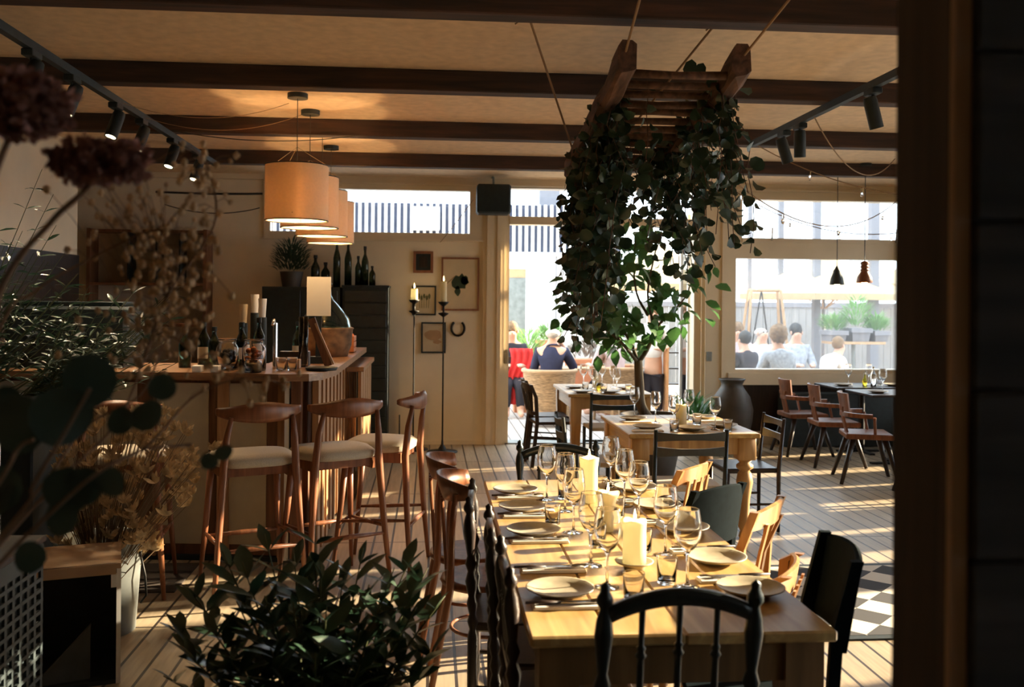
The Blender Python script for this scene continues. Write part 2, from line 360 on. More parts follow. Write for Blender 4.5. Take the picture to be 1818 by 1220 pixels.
# right wall: glazed bays with wide piers
xr = X1
opens = [(-1.4, .9), (1.1, 3.5), (3.7, 6.1), (6.3, 8.6), (8.8, 10.9)]
rw = MB().box((xr, YF, 0), (xr+.16, YB+.2, .35)).box((xr, YF, 2.62), (xr+.16, YB+.2, HC)); ys = YF
for a, b in opens: rw.box((xr, ys, .35), (xr+.16, a, 2.62)); ys = b
rw.box((xr, ys, .35), (xr+.16, YB+.2, 2.62)); struct(rw.build('wall_right', 'cream'))
for k, (a, b) in enumerate(opens):
    o = struct(MB().box((xr+.03, a, .35), (xr+.10, a+.03, 2.62)).box((xr+.03, b-.03, .35), (xr+.10, b, 2.62)).box((xr+.03, (a+b)/2-.02, .35), (xr+.10, (a+b)/2+.02, 2.62)).build('window_%d' % (k+3), 'trimc'))
    MB().box((xr+.06, a+.03, .35), (xr+.066, b-.03, 2.62)).build('pane', 'pane', o)
# added screen, out of view beyond the right windows, cuts the sun into bands
gaps = [(3.75, 4.80), (4.92, 6.05), (6.6, 6.85), (7.3, 7.42), (8.0, 8.3), (8.8, 8.92), (9.5, 9.75), (10.5, 10.7)]
sh = (10-xr)*math.tan(SAZ); ys = -9; t = thing('sun_blocker', 'unseen added screen cutting the sun into bands beyond the right-hand windows', 'screen', (10, 0, -.05))
for a, b in gaps+[(15.2, 23)]:
    MB().box((0, ys, 0), (.1, a+sh, 3.75)).build('panel', 'white', t); ys = b+sh
# near partition post at right
struct(MB().box((.673, 1.2, 0), (.80, 1.342, 3.06)).build('trim_5', 'postw'))
struct(MB().bev((.674, 1.19, 0), (.699, 1.21, 3.06), .002).build('trim_6', 'postl'))
pl = MB()
for k in range(14): pl.bev((.699, 1.178+.002*(k % 2), .22*k+.002), (2.6, 1.30, .22*k+.218), .004)
struct(pl.build('wall_partition', 'plank'))

# ---------------- outdoors ----------------
struct(MB().box((-9, YB+.12, -.12), (16, 30, -.02)).build('terrace_floor', 'deck'))
struct(MB().box((X1+.3, -8, -.2), (16, YB+.12, -.05)).build('ground_right', 'deck'))
b = thing('building', 'white building across the terrace with a band of dark vertical slats', 'building', (0, 18, -.02))
MB().box((-7, 0, 0), (3.6, .3, 2.62)).build('wall', 'white', b)
MB().box((-7, .06, 2.62), (3.6, .3, 3.52)).build('slat_backing', 'navyp', b)
m = MB()
for k in range(88): m.box((-7+.12*k, 0, 2.62), (-7+.12*k+.055, .06, 3.52))
m.build('slats', 'white', b); MB().box((-7, -.05, 2.55), (3.6, 0, 2.62)).build('ledge', 'white', b)
f = MB().box((1.25, -.03, .1), (1.33, 0, 2.4)).box((1.78, -.03, .1), (1.86, 0, 2.4)).box((1.33, -.03, 2.30), (1.78, 0, 2.4)).build('window_frame', 'white', b)
MB().box((1.33, -.012, .1), (1.78, -.004, 2.3)).build('glazing', 'galv', f)
MB().box((1.33, -.02, 2.14), (1.78, -.012, 2.30)).build('blind', 'tan', f)
m = MB(); 
for x in (2.35, 3.1): m.box((x, -.02, 0), (x+.02, 0, 2.6))
m.build('joint_strip', 'greyp', b)
c = MB().box((-.35, -.3, 3.0), (.15, 0, 3.42)).build('cabinet', 'white', b, label='small white cabinet fixed to the slats')
m = MB().box((2.1, .6, 3.4), (2.5, .9, 5.2)).build('chimney', 'greyp', b)
for sx, W_, lb in ((3.9, 8.6, 'white plank fence behind the seated guests at the window'),):
    f = thing('fence', lb, 'fence', (sx, 19, -.02))
    m = MB()
    for k in range(57): m.box((.15*k, 0, .05), (.15*k+.14, .03, 1.62))
    m.build('boards', 'fence', f); MB().box((0, -.03, 1.62), (W_, .05, 1.72)).build('top_rail', 'greyp', f)
    for k in range(4): MB().box((.2+2.6*k, .03, 0), (.3+2.6*k, .12, 1.7)).build('post', 'greyp', f)
# pergola posts
for n, (px, yy, wd, hh, lb) in enumerate(((1449, 15.5, .11, 5.4, 'tallest thick grey post on the terrace, beside the parasol'), (1385, 16.5, .09, 5.0, 'grey terrace post behind the curly haired guest'), (1330, 16.8, .07, 4.2, 'thin grey terrace post at the left of the big window'), (1550, 15.2, .14, 5.4, 'pale grey terrace post behind the rosemary planters'))):
    q = at(px, 540, yy); tag(MB().box((-wd/2, -wd/2, 0), (wd/2, wd/2, hh)).build('terrace_post', 'greyp', loc=(q.x, yy, -.02)), lb, 'post')
# parasols
def parasol(px, yy, z0, r, lb, sgl=0):
    q = at(px, 540, yy); t = thing('parasol', lb, 'parasol', (q.x, yy, -.02), .3, 'cream parasols')
    MB().cyl((0, 0, 0), .03, z0+.72, 10).build('pole', 'greyp', t, True); MB().cyl((0, 0, 0), .28, .06, 20).build('base', 'blackm', t)
    vs = [(0, 0, z0+.72)]+[(r*math.cos(k*PI/4), r*math.sin(k*PI/4), z0) for k in range(8)]+[(r*math.cos(k*PI/4), r*math.sin(k*PI/4), z0-.10) for k in range(8)]
    MB().add(vs, [(0, 1+k, 1+(k+1) % 8) for k in range(8)]+[(1+k, 9+k, 9+(k+1) % 8, 1+(k+1) % 8) for k in range(8)]).build('canopy', 'parasol', t)
    for k in range(8):
        a = k*PI/4; m = MB().tube([(0, 0, z0+.69), (r*math.cos(a), r*math.sin(a), z0-.01)], .012, 5).tube([(.03*math.cos(a), .03*math.sin(a), z0-.25), (r*.55*math.cos(a), r*.55*math.sin(a), z0+.30)], .010, 5); m.build('rib', 'tan', t)
parasol(1462, 16.2, 1.86, 1.45, 'cream parasol spreading over the guests in the big window')
parasol(1672, 18.3, 2.1, 1.5, 'cream parasol cut off by the dark post at right')
parasol(1170, 16.5, 2.0, 1.2, 'cream parasol seen through the open door behind the tree')
# A-frame
t = thing('swing_stand', 'grey A-frame stand standing on the terrace in the big window', 'frame', (at(1357, 540, 15).x, 15, -.02))
for s in (-1, 1):
    for yy in (-.25, .25): MB().tube([(s*.42, yy, 0), (s*.24, yy*.3, 1.9)], .022, 6).build('leg', 'tan', t)
MB().tube([(-.26, 0, 1.9), (.26, 0, 1.9)], .028, 6).build('top_bar', 'tan', t); MB().tube([(-.05, 0, 1.9), (.08, 0, 1.0)], .012, 6).tube([(-.05, 0, 1.9), (-.2, 0, 1.0)], .012, 6).build('hanger', 'cable', t)
# planters with herbs
def tuft(n, r, h, rnd, wid=.012, L=.14):
    m = MB()
    for _ in range(n):
        a = rnd.uniform(0, 2*PI); q = r*math.sqrt(rnd.random()); x, y = q*math.cos(a), q*math.sin(a); z = h*rnd.uniform(.1, 1)*(1-.4*(q/r)**2)
        m.leaf((x, y, z), (math.cos(a)*.6, math.sin(a)*.6, rnd.uniform(.3, 1.2)), L*rnd.uniform(.7, 1.3), wid*rnd.uniform(.8, 1.4))
    return m
def planter(px, py, yy, w_, hh, gm, gr, gh, lb, seed, mt='terra', z=-.02):
    q = at(px, py, yy); t = thing('planter', lb, 'planter', (q.x, yy, z))
    MB().loft([[(-w_*.42, -.16, 0), (w_*.42, -.16, 0), (w_*.42, .16, 0), (-w_*.42, .16, 0)], [(-w_/2, -.2, hh), (w_/2, -.2, hh), (w_/2, .2, hh), (-w_/2, .2, hh)]]).box((-w_/2-.015, -.215, hh-.06), (w_/2+.015, .215, hh+.005)).build('pot', mt, t)
    tuft(260, gr, gh, random.Random(seed), .022, .15).xf(Matrix.Translation((0, 0, hh-.02)) @ Matrix.Scale(.6, 4, (0, 1, 0))).build('foliage', gm, t)
planter(938, 600, 14.6, .52, .86, 'herb', .26, .42, 'terracotta planter of tall green rosemary nearest the door post', 1)
planter(1040, 610, 15.0, .62, .78, 'lav', .32, .28, 'terracotta planter of greyish lavender behind the man in navy', 2)
planter(1098, 610, 14.25, .50, .74, 'herb', .26, .40, 'terracotta planter of green herbs behind the tree fork', 3)
planter(975, 600, 15.6, .40, 1.05, 'herb', .18, .25, 'small planter of pale herbs behind the grey-haired head', 4)
t = thing('high_table', 'narrow high wooden table carrying herb pots outside the window', 'table', (at(1515, 600, 14.2).x, 14.2, -.02))
MB().bev((-.42, -.2, 1.08), (.42, .2, 1.12)).build('tabletop', 'tan', t); MB().tube([(0, 0, 0), (0, 0, 1.08)], .03).build('pedestal', 'galv', t); MB().cyl((0, 0, 0), .22, .03).build('base', 'galv', t)
planter(1480, 600, 14.2, .26, .16, 'herb', .17, .24, 'leftmost herb pot on the high table, bushy and dark', 5, 'greyp', 1.10)
planter(1520, 600, 14.2, .30, .20, 'herb', .20, .50, 'tallest herb pot in the middle of the high table', 6, 'greyp', 1.10)
planter(1556, 600, 14.2, .22, .16, 'herb', .15, .24, 'rightmost herb pot on the high table', 7, 'greyp', 1.10)
# people
def person(loc, rz, label, shirt, hair, trouser='trous', pose='sit', lean=0, arms='table', s=1, head=(0, 0), curly=False, bald=False):
    t = thing('person', label, 'person', loc, rz, None, s)
    hz = .48 if pose == 'sit' else .92
    P = [(0, 0, hz), (0, .02+lean*.3, hz+.25), (0, .0+lean*.7, hz+.51), (0, lean+.01, hz+.61), (head[0], lean+.04+head[1], hz+.69), (head[0], lean+.05+head[1], hz+.78)]
    Rr = [.14, .125, .14, .055, .085, .082]; E_ = [(0, 1), (1, 2), (2, 3), (3, 4), (4, 5)]
    hd = P[5]; P.append((hd[0], hd[1]+.095, hd[2]-.02)); Rr.append(.016); E_.append((4, 6))
    for sx in (-1, 1):
        n = len(P)
        if arms == 'table': q = [(sx*.18, lean*.75, hz+.52), (sx*.25, lean*.6+.10, hz+.26), (sx*.12, lean*.6+.36, hz+.27), (sx*.10, lean*.6+.44, hz+.28)]
        elif arms == 'chin' : q = [(sx*.18, lean*.75, hz+.52), (sx*.28, lean+.14, hz+.28), (sx*.15, lean+.28, hz+.48), (sx*.06, lean+.17, hz+.66)] if sx > 0 else [(sx*.18, lean*.75, hz+.52), (sx*.26, .08, hz+.26), (sx*.14, .34, hz+.27), (sx*.12, .42, hz+.28)]
        else: q = [(sx*.18, 0, hz+.52), (sx*.24, -.02, hz+.24), (sx*.20, .20, hz+.20), (sx*.17, .28, hz+.22)]
        P += q; Rr += [.062, .046, .032, .036]; E_ += [(2, n), (n, n+1), (n+1, n+2), (n+2, n+3)]
        k = len(P); h3 = Vector(q[3]); dd = (Vector(q[3])-Vector(q[2])).normalized()
        for fi in range(4): P.append(tuple(h3+dd*(.075+.008*(fi in (1, 2)))+Vector(((fi-1.5)*.02, 0, -.02)))); Rr.append(.009); E_.append((k-1, k+fi))
        P.append(tuple(h3+dd*.03+Vector((-sx*.05, 0, .01)))); Rr.append(.010); E_.append((k-1, k+4))
        n = len(P)
        q = [(sx*.10, .42, hz+.02), (sx*.10, .44, .08), (sx*.11, .60, .05)] if pose == 'sit' else [(sx*.09, .02, .48), (sx*.10, 0, .08), (sx*.11, .14, .05)]
        P += q; Rr += [.075, .05, .04]; E_ += [(0, n), (n, n+1), (n+1, n+2)]
    def skin(name, pts, rad, ed, m, par):
        me = bpy.data.meshes.new(name); me.from_pydata(pts, ed, []); me.materials.append(M[m])
        o = bpy.data.objects.new(name, me); C.objects.link(o); o.parent = par
        md = o.modifiers.new('skin', 'SKIN'); md.use_smooth_shade = True
        for i, v in enumerate(me.skin_vertices[0].data): v.radius = (rad[i], rad[i]*(1 if i != 2 else .8)); v.use_root = (i == 0)
        o.modifiers.new('sub', 'SUBSURF').levels = 2; o.modifiers[-1].render_levels = 2
        return o
    skin('body', P, Rr, E_, 'skin', t)
    na = 7; nb = na+12
    sp = [P[0], P[1], P[2], tuple(Vector(P[2]).lerp(Vector(P[3]), .6)), tuple(Vector(P[3])+Vector((0, 0, .012)))]; sr = [.165, .150, .165, .105, .068]; se = [(0, 1), (1, 2), (2, 3), (3, 4)]
    for n in (na, nb):
        k = len(sp); sp += [P[n], P[n+1], tuple(Vector(P[n+1]).lerp(Vector(P[n+2]), .25))]; sr += [.085, .066, .055]; se += [(2, k), (k, k+1), (k+1, k+2)]
    skin('shirt', sp, sr, se, shirt, t)
    tp = [(P[0][0], P[0][1], P[0][2]-.02)]; tr = [.165]; te = []
    for n in (na+9, nb+9): k = len(tp); tp += [P[n], (P[n+1][0], P[n+1][1], P[n+1][2]+.05)]; tr += [.09, .062]; te += [(0, k), (k, k+1)]
    skin('trousers', tp, tr, te, trouser, t)
    rnd = random.Random(len(label)); m = MB(); c = Vector(hd)+Vector((0, -.018, .018))
    rr = .108 if not curly else .135
    m.ball(c+Vector((0, -.02, .01 if not bald else -.035)), (rr*.92, rr*.95, rr*(1.0 if not bald else .62)), 18, 12, .05 if not curly else .12, rnd)
    m.build('hair', hair, t, True)
    m = MB()
    for sx in (-1, 1): m.ball((hd[0]+sx*.086, hd[1], hd[2]-.02), (.012, .022, .032), 8, 6)
    m.build('ear', 'skin', t, True)
    m = MB()
    for sx in (-1, 1): m.ball((hd[0]+sx*.032, hd[1]+.072, hd[2]+.0), .012, 8, 6)
    m.build('eyes', 'hairk', t, True)
    return t
def on(px, yy): return (at(px, 600, yy).x, yy, -.02)
person(on(978, 13.0), -.35, 'grey-haired person in navy shirt seated in wicker armchair, hand at face', 'navy', 'hairg', lean=.10, arms='chin', bald=True, s=1.0)
person(on(1095, 13.6), .5, 'person in pinkish grey shirt leaning over the terrace table, behind the tree fork', 'shirtp', 'hairg', lean=.16, s=1.0)
person(on(1160, 13.3), 2.6, 'standing person in white top and dark trousers behind the tree trunk', 'shirtw', 'hair', pose='stand', arms='hold', s=.92)
person(on(908, 14.2), PI, 'person in black mostly hidden by the left door post', 'trous', 'hair')
person(on(1383, 12.6), .15, 'person with curly brown hair and grey-blue top, back to the window', 'shirtg', 'hair', curly=True, s=.99)
person(on(1350, 14.2), PI+.3, 'bald person in white shirt facing the window', 'shirtw', 'hairg', bald=True, s=1.0)
person(on(1309, 14.9), PI-.2, 'person at the far left edge of the big window', 'shirtp', 'hair', s=1.0)
person(on(1324, 13.4), .5, 'dark-haired person seated at the left behind the white shirt', 'trous', 'hairk', s=.93)
person(on(1412, 14.4), PI, 'person in blue partly behind the curly haired guest', 'shirtg', 'hairk', s=1.0)
person(on(1462, 13.2), -1.2, 'person in white shirt bending low over the terrace table at right', 'shirtw', 'hair', lean=.30, s=.88)
def bench_table(px, yy, w_, d_, h, lb):
    t = thing('terrace_table', lb, 'table', (at(px, 600, yy).x, yy, -.02))
    m = MB()
    for k in range(5): m.bev((-w_/2, -d_/2+k*d_/5+.004, h-.03), (w_/2, -d_/2+(k+1)*d_/5-.004, h))
    m.build('tabletop', 'tan', t)
    for sx in (-1, 1):
        for sy in (-1, 1): MB().tube([(sx*(w_/2-.06), sy*(d_/2-.06), 0), (sx*(w_/2-.06), sy*(d_/2-.06), h-.02)], .02).build('leg', 'galv', t)
bench_table(1045, 13.75, .9, .6, .74, 'slatted terrace table in front of the person in navy')
bench_table(1360, 13.25, 1.5, .5, .74, 'slatted terrace table among the guests at the left of the window')
bench_table(1500, 13.3, .9, .6, .74, 'slatted terrace table under the herb pots')
def stool_seat(px, yy, rz, lb):   # light tub armchair outdoors
    t = thing('wicker_armchair', lb, 'chair', on(px, yy), rz)
    a0, ar = PI*.92, PI*1.16
    MB().lathe([(.30, .12), (.335, .45), (.36, .72), (.37, .74), (.35, .755), (.33, .74), (.30, .45), (.27, .14)], seg=28, arc=ar, a0=a0).build('backrest', 'wicker', t, True)
    MB().cyl((0, .02, .36), .31, .08, 24).build('seat', 'wicker', t); m = MB().tube([(.36*math.cos(a0+ar*k/16), .36*math.sin(a0+ar*k/16), .75) for k in range(17)], .028); m.build('rim', 'tan', t, True)
    for sx in (-1, 1):
        for sy in (-1, 1): MB().tube([(sx*.24, sy*.2, 0), (sx*.22, sy*.18, .38)], .022).build('leg', 'tan', t)
stool_seat(976, 12.95, -.25, 'pale wicker armchair just outside the door, under the person in navy')
stool_seat(1386, 12.5, .1, 'wicker armchair under the curly haired guest')
stool_seat(1095, 13.5, .5, 'wicker armchair under the person in pinkish grey')
# red coat on terrace chair
q = at(925, 600, 13.9)
t = thing('terrace_chair', 'dark slatted terrace chair left of the wicker armchair, under the red coat', 'chair', (q.x-.02, 13.95, -.02))
m = MB(); 
for k in range(4): m.bev((-.2, -.02, .55+.09*k), (.2, .0, .61+.09*k))
m.build('backrest', 'dkwood', t); MB().bev((-.21, 0, .43), (.21, .42, .46)).build('seat', 'dkwood', t)
for sx in (-1, 1):
    for yy, h in ((0, .9), (.4, .44)): MB().tube([(sx*.2, yy, 0), (sx*.2, yy, h)], .016).build('leg', 'galv', t)
m = MB(); rnd = random.Random(4); rows = []
for i in range(13):
    z = .98-.068*i; f_ = [(-.17+.03*math.sin(i*.7)+.34*(j/10)*(1-.45*(i/12)), -.06-.035*math.sin(j*2.1+i*.25)-.02*(i/12), z) for j in range(11)]
    rows.append(f_+[(x, y+.03, z) for x, y, z in reversed(f_)])
m.loft(rows); o = m.build('red_coat', 'red', None, True, loc=(q.x+.0, 13.95, 0)); tag(o, 'bright red coat hanging over a terrace chair beside the door post', 'coat')
# open door leaf and wooden pole outside
t = thing('glazed_door', 'open glazed door leaf standing outwards at the right of the doorway', 'door', (3.12, YB+.2, -.018), math.radians(82))
MB().box((0, 0, .02), (.09, .04, 2.5)).box((.75, 0, .02), (.84, .04, 2.5)).box((.09, 0, .02), (.75, .04, .3)).box((.09, 0, 2.4), (.75, .04, 2.5)).build('frame', 'white', t)
MB().box((.09, .017, .3), (.75, .023, 2.4)).build('pane', 'pane', t)
tag(MB().tube([(0, 0, 0), (0, 0, 2.9)], .035, 10).build('wooden_pole', 'orangew', None, True, loc=(at(1223, 600, 12.9).x, 12.9, -.02)), 'orange-brown wooden pole on the terrace right of the tree', 'pole')
t = thing('terrace_shelf', 'narrow dark open rack standing beside the orange-brown pole', 'shelf', (at(1200, 600, 13.2).x, 13.2, -.02))
for x in (-.14, .14): MB().box((x-.012, -.12, 0), (x+.012, .12, 1.05)).build('side_panel', 'orangew', t)
for k in range(5): MB().box((-.128, -.12, .1+.22*k), (.128, .12, .118+.22*k)).build('shelf_board', 'dkwood', t)

# ---------------- tables ----------------
def turned(pts, z0, z1, r): return [(r*q, z0+(z1-z0)*t) for t, q in pts]
def farm_table(x0, x1, ya, yb, h, label, legr=.055, kind='square', wd='pine', bw='pinex'):
    cx, cy = (x0+x1)/2, (ya+yb)/2; a, b = (x1-x0)/2, (yb-ya)/2
    t = thing('dining_table', label, 'table', (cx, cy, 0))
    m = MB(); n = 4
    for k in range(n): m.bev((-a+2*a*k/n+(.0006 if k else 0), -b, h-.032), (-a+2*a*(k+1)/n, b, h), .006)
    m.build('tabletop', wd, t)
    i = .055
    for s in (-1, 1):
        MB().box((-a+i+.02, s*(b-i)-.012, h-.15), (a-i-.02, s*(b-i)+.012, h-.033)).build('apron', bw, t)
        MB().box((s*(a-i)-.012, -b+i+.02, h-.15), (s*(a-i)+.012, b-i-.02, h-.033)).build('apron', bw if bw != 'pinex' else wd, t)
    for sx in (-1, 1):
        for sy in (-1, 1):
            x, y = sx*(a-i-legr*.5), sy*(b-i-legr*.5)
            m = MB()
            if kind == 'square': m.loft([[(x+q*u*k, y+q*v*k, z) for u, v in ((-1,-1),(1,-1),(1,1),(-1,1))] for z, k, q in ((0, .65, legr), (h-.16, 1, legr), (h-.033, 1, legr))])
            else:
                m.bev((x-legr, y-legr, h-.19), (x+legr, y+legr, h-.033))
                m.lathe(turned([(0, 0), (0, .5), (.03, .62), (.10, .45), (.16, .72), (.3, .55), (.5, .62), (.72, .95), (.82, .80), (.86, .55), (.89, .95), (.93, .95), (.96, .6), (1, .9), (1, 0)], 0, h-.19, legr), (x, y, 0), 16)
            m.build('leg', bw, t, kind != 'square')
    return t
farm_table(.275, 1.13, 2.56, 4.84, .75, 'long waxed pine dining table in the foreground set for ten', bw='pineshade')
farm_table(1.37, 2.30, 6.50, 7.62, .75, 'pine table with fat turned legs in the middle of the room', .062, 'turned')
farm_table(1.36, 2.22, 9.36, 10.55, .75, 'pale pine table nearest the open door', .055, 'square')

# ---------------- chairs ----------------
RK = [1]
def seatpad(m, w1, w2, d, z, th, dish=0):   # trapezoid seat, front wide
    return m.loft([[(-w2/2+e, -d/2+e, zz), (w2/2-e, -d/2+e, zz), (w1/2-e, d/2-e, zz), (-w1/2+e, d/2-e, zz)] for zz, e in ((z-th, .008), (z-th+.008, 0), (z-.008, 0), (z, .008))])
POST = [(0, .8), (.06, .8), (.10, .55), (.14, .9), (.30, .95), (.44, .95), (.47, .6), (.50, 1.0), (.53, .6), (.57, 1.0), (.60, .65), (.66, 1.15), (.70, .6), (.73, 1.05), (.76, .6), (.86, 1.15), (.90, .95), (.93, .55), (.945, 1.0), (.96, .95), (.975, .55), (.99, .6), (1, .05)]
def rake(m, k, z0=.45):
    k *= RK[0]   # lean everything above the seat back
    m.v = [(x, y-(max(0, z-z0)*k), z) for x, y, z in m.v]; return m
def spindle_chair(label, wd='black', H=.97, w_=.37, loc=(0, 0, 0), rz=0, group=None, n=3, arch=.045):
    t = thing('spindle_back_chair', label, 'chair', loc, rz, group)
    seatpad(MB(), w_+.06, w_, .40, .46, .035).build('seat', wd, t)
    for s in (-1, 1):
        rake(MB().lathe([(.021*q, H*u) for u, q in POST], (s*w_/2, -.19, 0), 12), .12).build('back_post', wd, t, True)
        MB().lathe([(.001, 0), (.013, 0), (.018, .10), (.013, .12), (.021, .2), (.021, .34), (.015, .36), (.019, .425), (.001, .425)], (s*(w_/2), .15, 0), 10).build('leg', wd, t, True)
        MB().tube([(s*w_/2, -.19, .22), (s*w_/2, .15, .20)], .009).build('stretcher', wd, t)
    MB().tube([(-w_/2, .15, .26), (0, .15, .26), (w_/2, .15, .26)], [.008, .013, .008]).build('stretcher', wd, t)
    ztop = H-.055; rings = []
    for k in range(17):
        u = -1+2*k/16; x = u*(w_/2-.008); z = ztop-.03+arch*(1-u*u); y = -.19-.025*(1-u*u)*0
        rings.append([(x, y-.009, z-.021), (x, y+.009, z-.021), (x, y+.012, z), (x, y+.009, z+.021), (x, y-.009, z+.021), (x, y-.012, z)])
    rake(MB().loft(rings), .12).build('crest_rail', wd, t, True)
    rake(MB().box((-w_/2+.01, -.20, .55), (w_/2-.01, -.18, .585)), .12).build('lower_rail', wd, t)
    for k in range(n):
        u = (k-(n-1)/2)*.5 if n == 3 else (k-(n-1)/2)*(1.5/n)
        z1 = ztop-.05+arch*(1-u*u)
        rake(MB().lathe([(.0085*q, .585+(z1-.585)*v) for v, q in ((0, .9), (.3, 1.1), (.55, 1), (.60, 1.0), (.63, 1.7), (.66, 1.0), (.69, 1.4), (.71, .85), (1, 1.0))], (u*w_/2, -.19, 0), 10), .12).build('spindle', wd, t, True)
    return t
def tub_chair(label, wd='walnut', H=.92, loc=(0, 0, 0), rz=0, group=None):   # bentwood chair with a deep curved crest
    t = thing('bentwood_chair', label, 'chair', loc, rz, group)
    MB().lathe([(.001, .43), (.19, .43), (.20, .445), (.195, .46), (.15, .455), (.001, .455)], (0, 0, 0), 24).build('seat', wd, t, True)
    rings = []
    for k in range(21):
        a = -PI/2+(k/20-.5)*2.3; c, s_ = math.cos(a), math.sin(a); hz = .055*(1-.5*abs(k/10-1)**2)
        ring = []
        for dr, dz in ((0, -1), (.008, -1.0), (.016, 0), (.014, 1), (.004, 1), (-.004, 0)):
            r = .215+dr+.012*dz; ring.append((c*r, s_*r+.02, H-.055+dz*hz))
        rings.append(ring)
    MB().loft(rings).build('crest_rail', wd, t, True)
    for s in (-1, 1):
        MB().tube([(s*.175, -.24, 0), (s*.155, -.16, .44), (s*.165, -.155, .70), (s*.185, -.14, H-.06)], [.013, .017, .015, .012]).build('back_post', wd, t, True)
        MB().tube([(s*.185, .19, 0), (s*.15, .13, .44)], [.012, .018]).build('leg', wd, t, True)
    for x in (-.06, 0, .06): MB().tube([(x, -.17, .45), (x*1.1, -.195, H-.1)], .008).build('spindle', wd, t)
    m = MB().tube([(.15*math.cos(a), .15*math.sin(a), .24) for a in [2*PI*k/24 for k in range(25)]], .008, 6); m.build('stretcher_ring', wd, t, True)
    return t
def ladder_chair(label, wd='black', H=.83, w_=.44, loc=(0, 0, 0), rz=0, group=None, seat='linen', tall=False):
    t = thing('ladder_back_chair', label, 'chair', loc, rz, group)
    seatpad(MB(), w_+.02, w_-.02, .40, .46, .035).build('seat', seat, t)
    for s in (-1, 1):
        rake(MB().tube([(s*w_/2, -.2, 0), (s*w_/2, -.2, .45), (s*w_/2, -.2, H)], [.013, .017, .013]), .10).build('back_post', wd, t, True)
        MB().tube([(s*w_/2, .18, 0), (s*w_/2, .18, .43)], [.013, .018]).build('leg', wd, t, True)
        MB().tube([(s*w_/2, -.2, .2), (s*w_/2, .18, .2)], .009).build('stretcher', wd, t)
    for z, hh in ((H-.045, .032), (H-.145, .034)):
        rings = []
        for k in range(13):
            u = -1+k/6; x = u*w_/2; y = -.2-.03*(1-u*u)
            rings.append([(x, y-.007, z-hh*(1-.35*(1-u*u))), (x, y+.007, z-hh*(1-.35*(1-u*u))), (x, y+.007, z+hh-.012*(1-u*u)), (x, y-.007, z+hh-.012*(1-u*u))])
        rake(MB().loft(rings), .10).build('back_slat', wd, t)
    MB().tube([(-w_/2, .18, .28), (w_/2, .18, .28)], .010).build('stretcher', wd, t)
    return t
def board_chair(label, wd='blackm', H=.92, w_=.38, loc=(0, 0, 0), rz=0, group=None, kind='solid'):
    t = thing({'solid': 'panel_back_chair', 'slats': 'slat_back_chair', 'vee': 'v_back_chair'}[kind], label, 'chair', loc, rz, group)
    seatpad(MB(), w_+.04, w_, .40, .455, .03).build('seat', wd, t)
    for s in (-1, 1):
        m = MB().loft([[(s*w_/2+u*.014, -.19-o+v*.017, z) for u, v in ((-1,-1),(1,-1),(1,1),(-1,1))] for z, o in ((0, .05), (.45, 0), (.7, .015), (H-.01, .07))]); m.build('back_post', wd, t)
        MB().tube([(s*(w_/2), .17, 0), (s*w_/2, .16, .44)], [.014, .018]).build('leg', wd, t, True)
        MB().tube([(s*w_/2, -.2, .24), (s*w_/2, .16, .22)], .009).build('stretcher', wd, t)
    def band(z0, z1, th, w2, dip=0, cv=.035):
        rings = []
        for k in range(13):
            u = -1+k/6; x = u*w2/2; o = lambda z: (z-.45)*.15; rz_ = dip*u*u
            y0 = -.19-cv*(1-u*u)
            rings.append([(x, y0-o(z0)-th, z0), (x, y0-o(z0)+th, z0), (x, y0-o(z1)+th, z1-rz_-.006), (x, y0-o(z1)+.0, z1-rz_), (x, y0-o(z1)-th, z1-rz_-.006)])
        return MB().loft(rings)
    if kind == 'solid': band(H-.27, H, .009, w_+.03, .02).build('back_panel', wd, t, 2)
    elif kind == 'slats':
        band(H-.09, H, .010, w_+.02, .012).build('crest_rail', wd, t, 2); band(.52, .56, .008, w_).build('lower_rail', wd, t, 2)
        for k in range(4):
            x = (k-1.5)*w_*.22; MB().loft([[(x-.011, y-.005, z), (x+.011, y-.005, z), (x+.011, y+.005, z), (x-.011, y+.005, z)] for z, y in ((.54, -.235), (H-.07, -.28))]).build('slat', wd, t)
    else:
        band(H-.085, H, .011, w_+.03, .015).build('crest_rail', wd, t, 2)
        for s in (-1, 1): MB().loft([[(x-.016, y-.006, z), (x+.016, y-.006, z), (x+.016, y+.006, z), (x-.016, y+.006, z)] for z, x, y in ((.46, s*.035, -.20), (.65, s*.03, -.235), (H-.07, s*.10, -.285))]).build('slat', wd, t)
    return t
R90 = -PI/2   # facing +x
spindle_chair('black spindle-back chair with arched top at the near end of the long table', H=.975, w_=.375, loc=(.615, 2.545, 0))
spindle_chair('black spindle-back chair with arched top at the far end of the long table', H=.90, w_=.42, loc=(.70, 4.96, 0), rz=PI)
tub_chair('brown bentwood chair, farthest chair on the left of the long table', loc=(.20, 4.60, 0), rz=R90)
tub_chair('brown bentwood chair, second from the far end on the left of the long table', loc=(.25, 4.17, 0), rz=R90, H=.91)
RK[0] = .35
spindle_chair('dark carved chair in the middle of the left side of the long table', 'dkwood', .93, loc=(.37, 3.72, 0), rz=R90-.08, n=5)
spindle_chair('dark turned chair, second from the near end on the left of the long table', 'dkwood', .91, loc=(.42, 3.32, 0), rz=R90-.04, n=5)
spindle_chair('dark turned chair nearest the camera on the left of the long table', 'dkwood', .90, loc=(.44, 2.90, 0), rz=R90, n=5, arch=.02)
RK[0] = 1
board_chair('black leather-look panel-back chair, nearest on the right of the long table', 'leather', .93, .36, (.99, 2.86, 0), PI/2-.16)
board_chair('small brown slat-back chair behind the nearest black chair on the right', 'honey', .74, .34, (1.06, 3.42, 0), PI/2-.5, kind='slats')
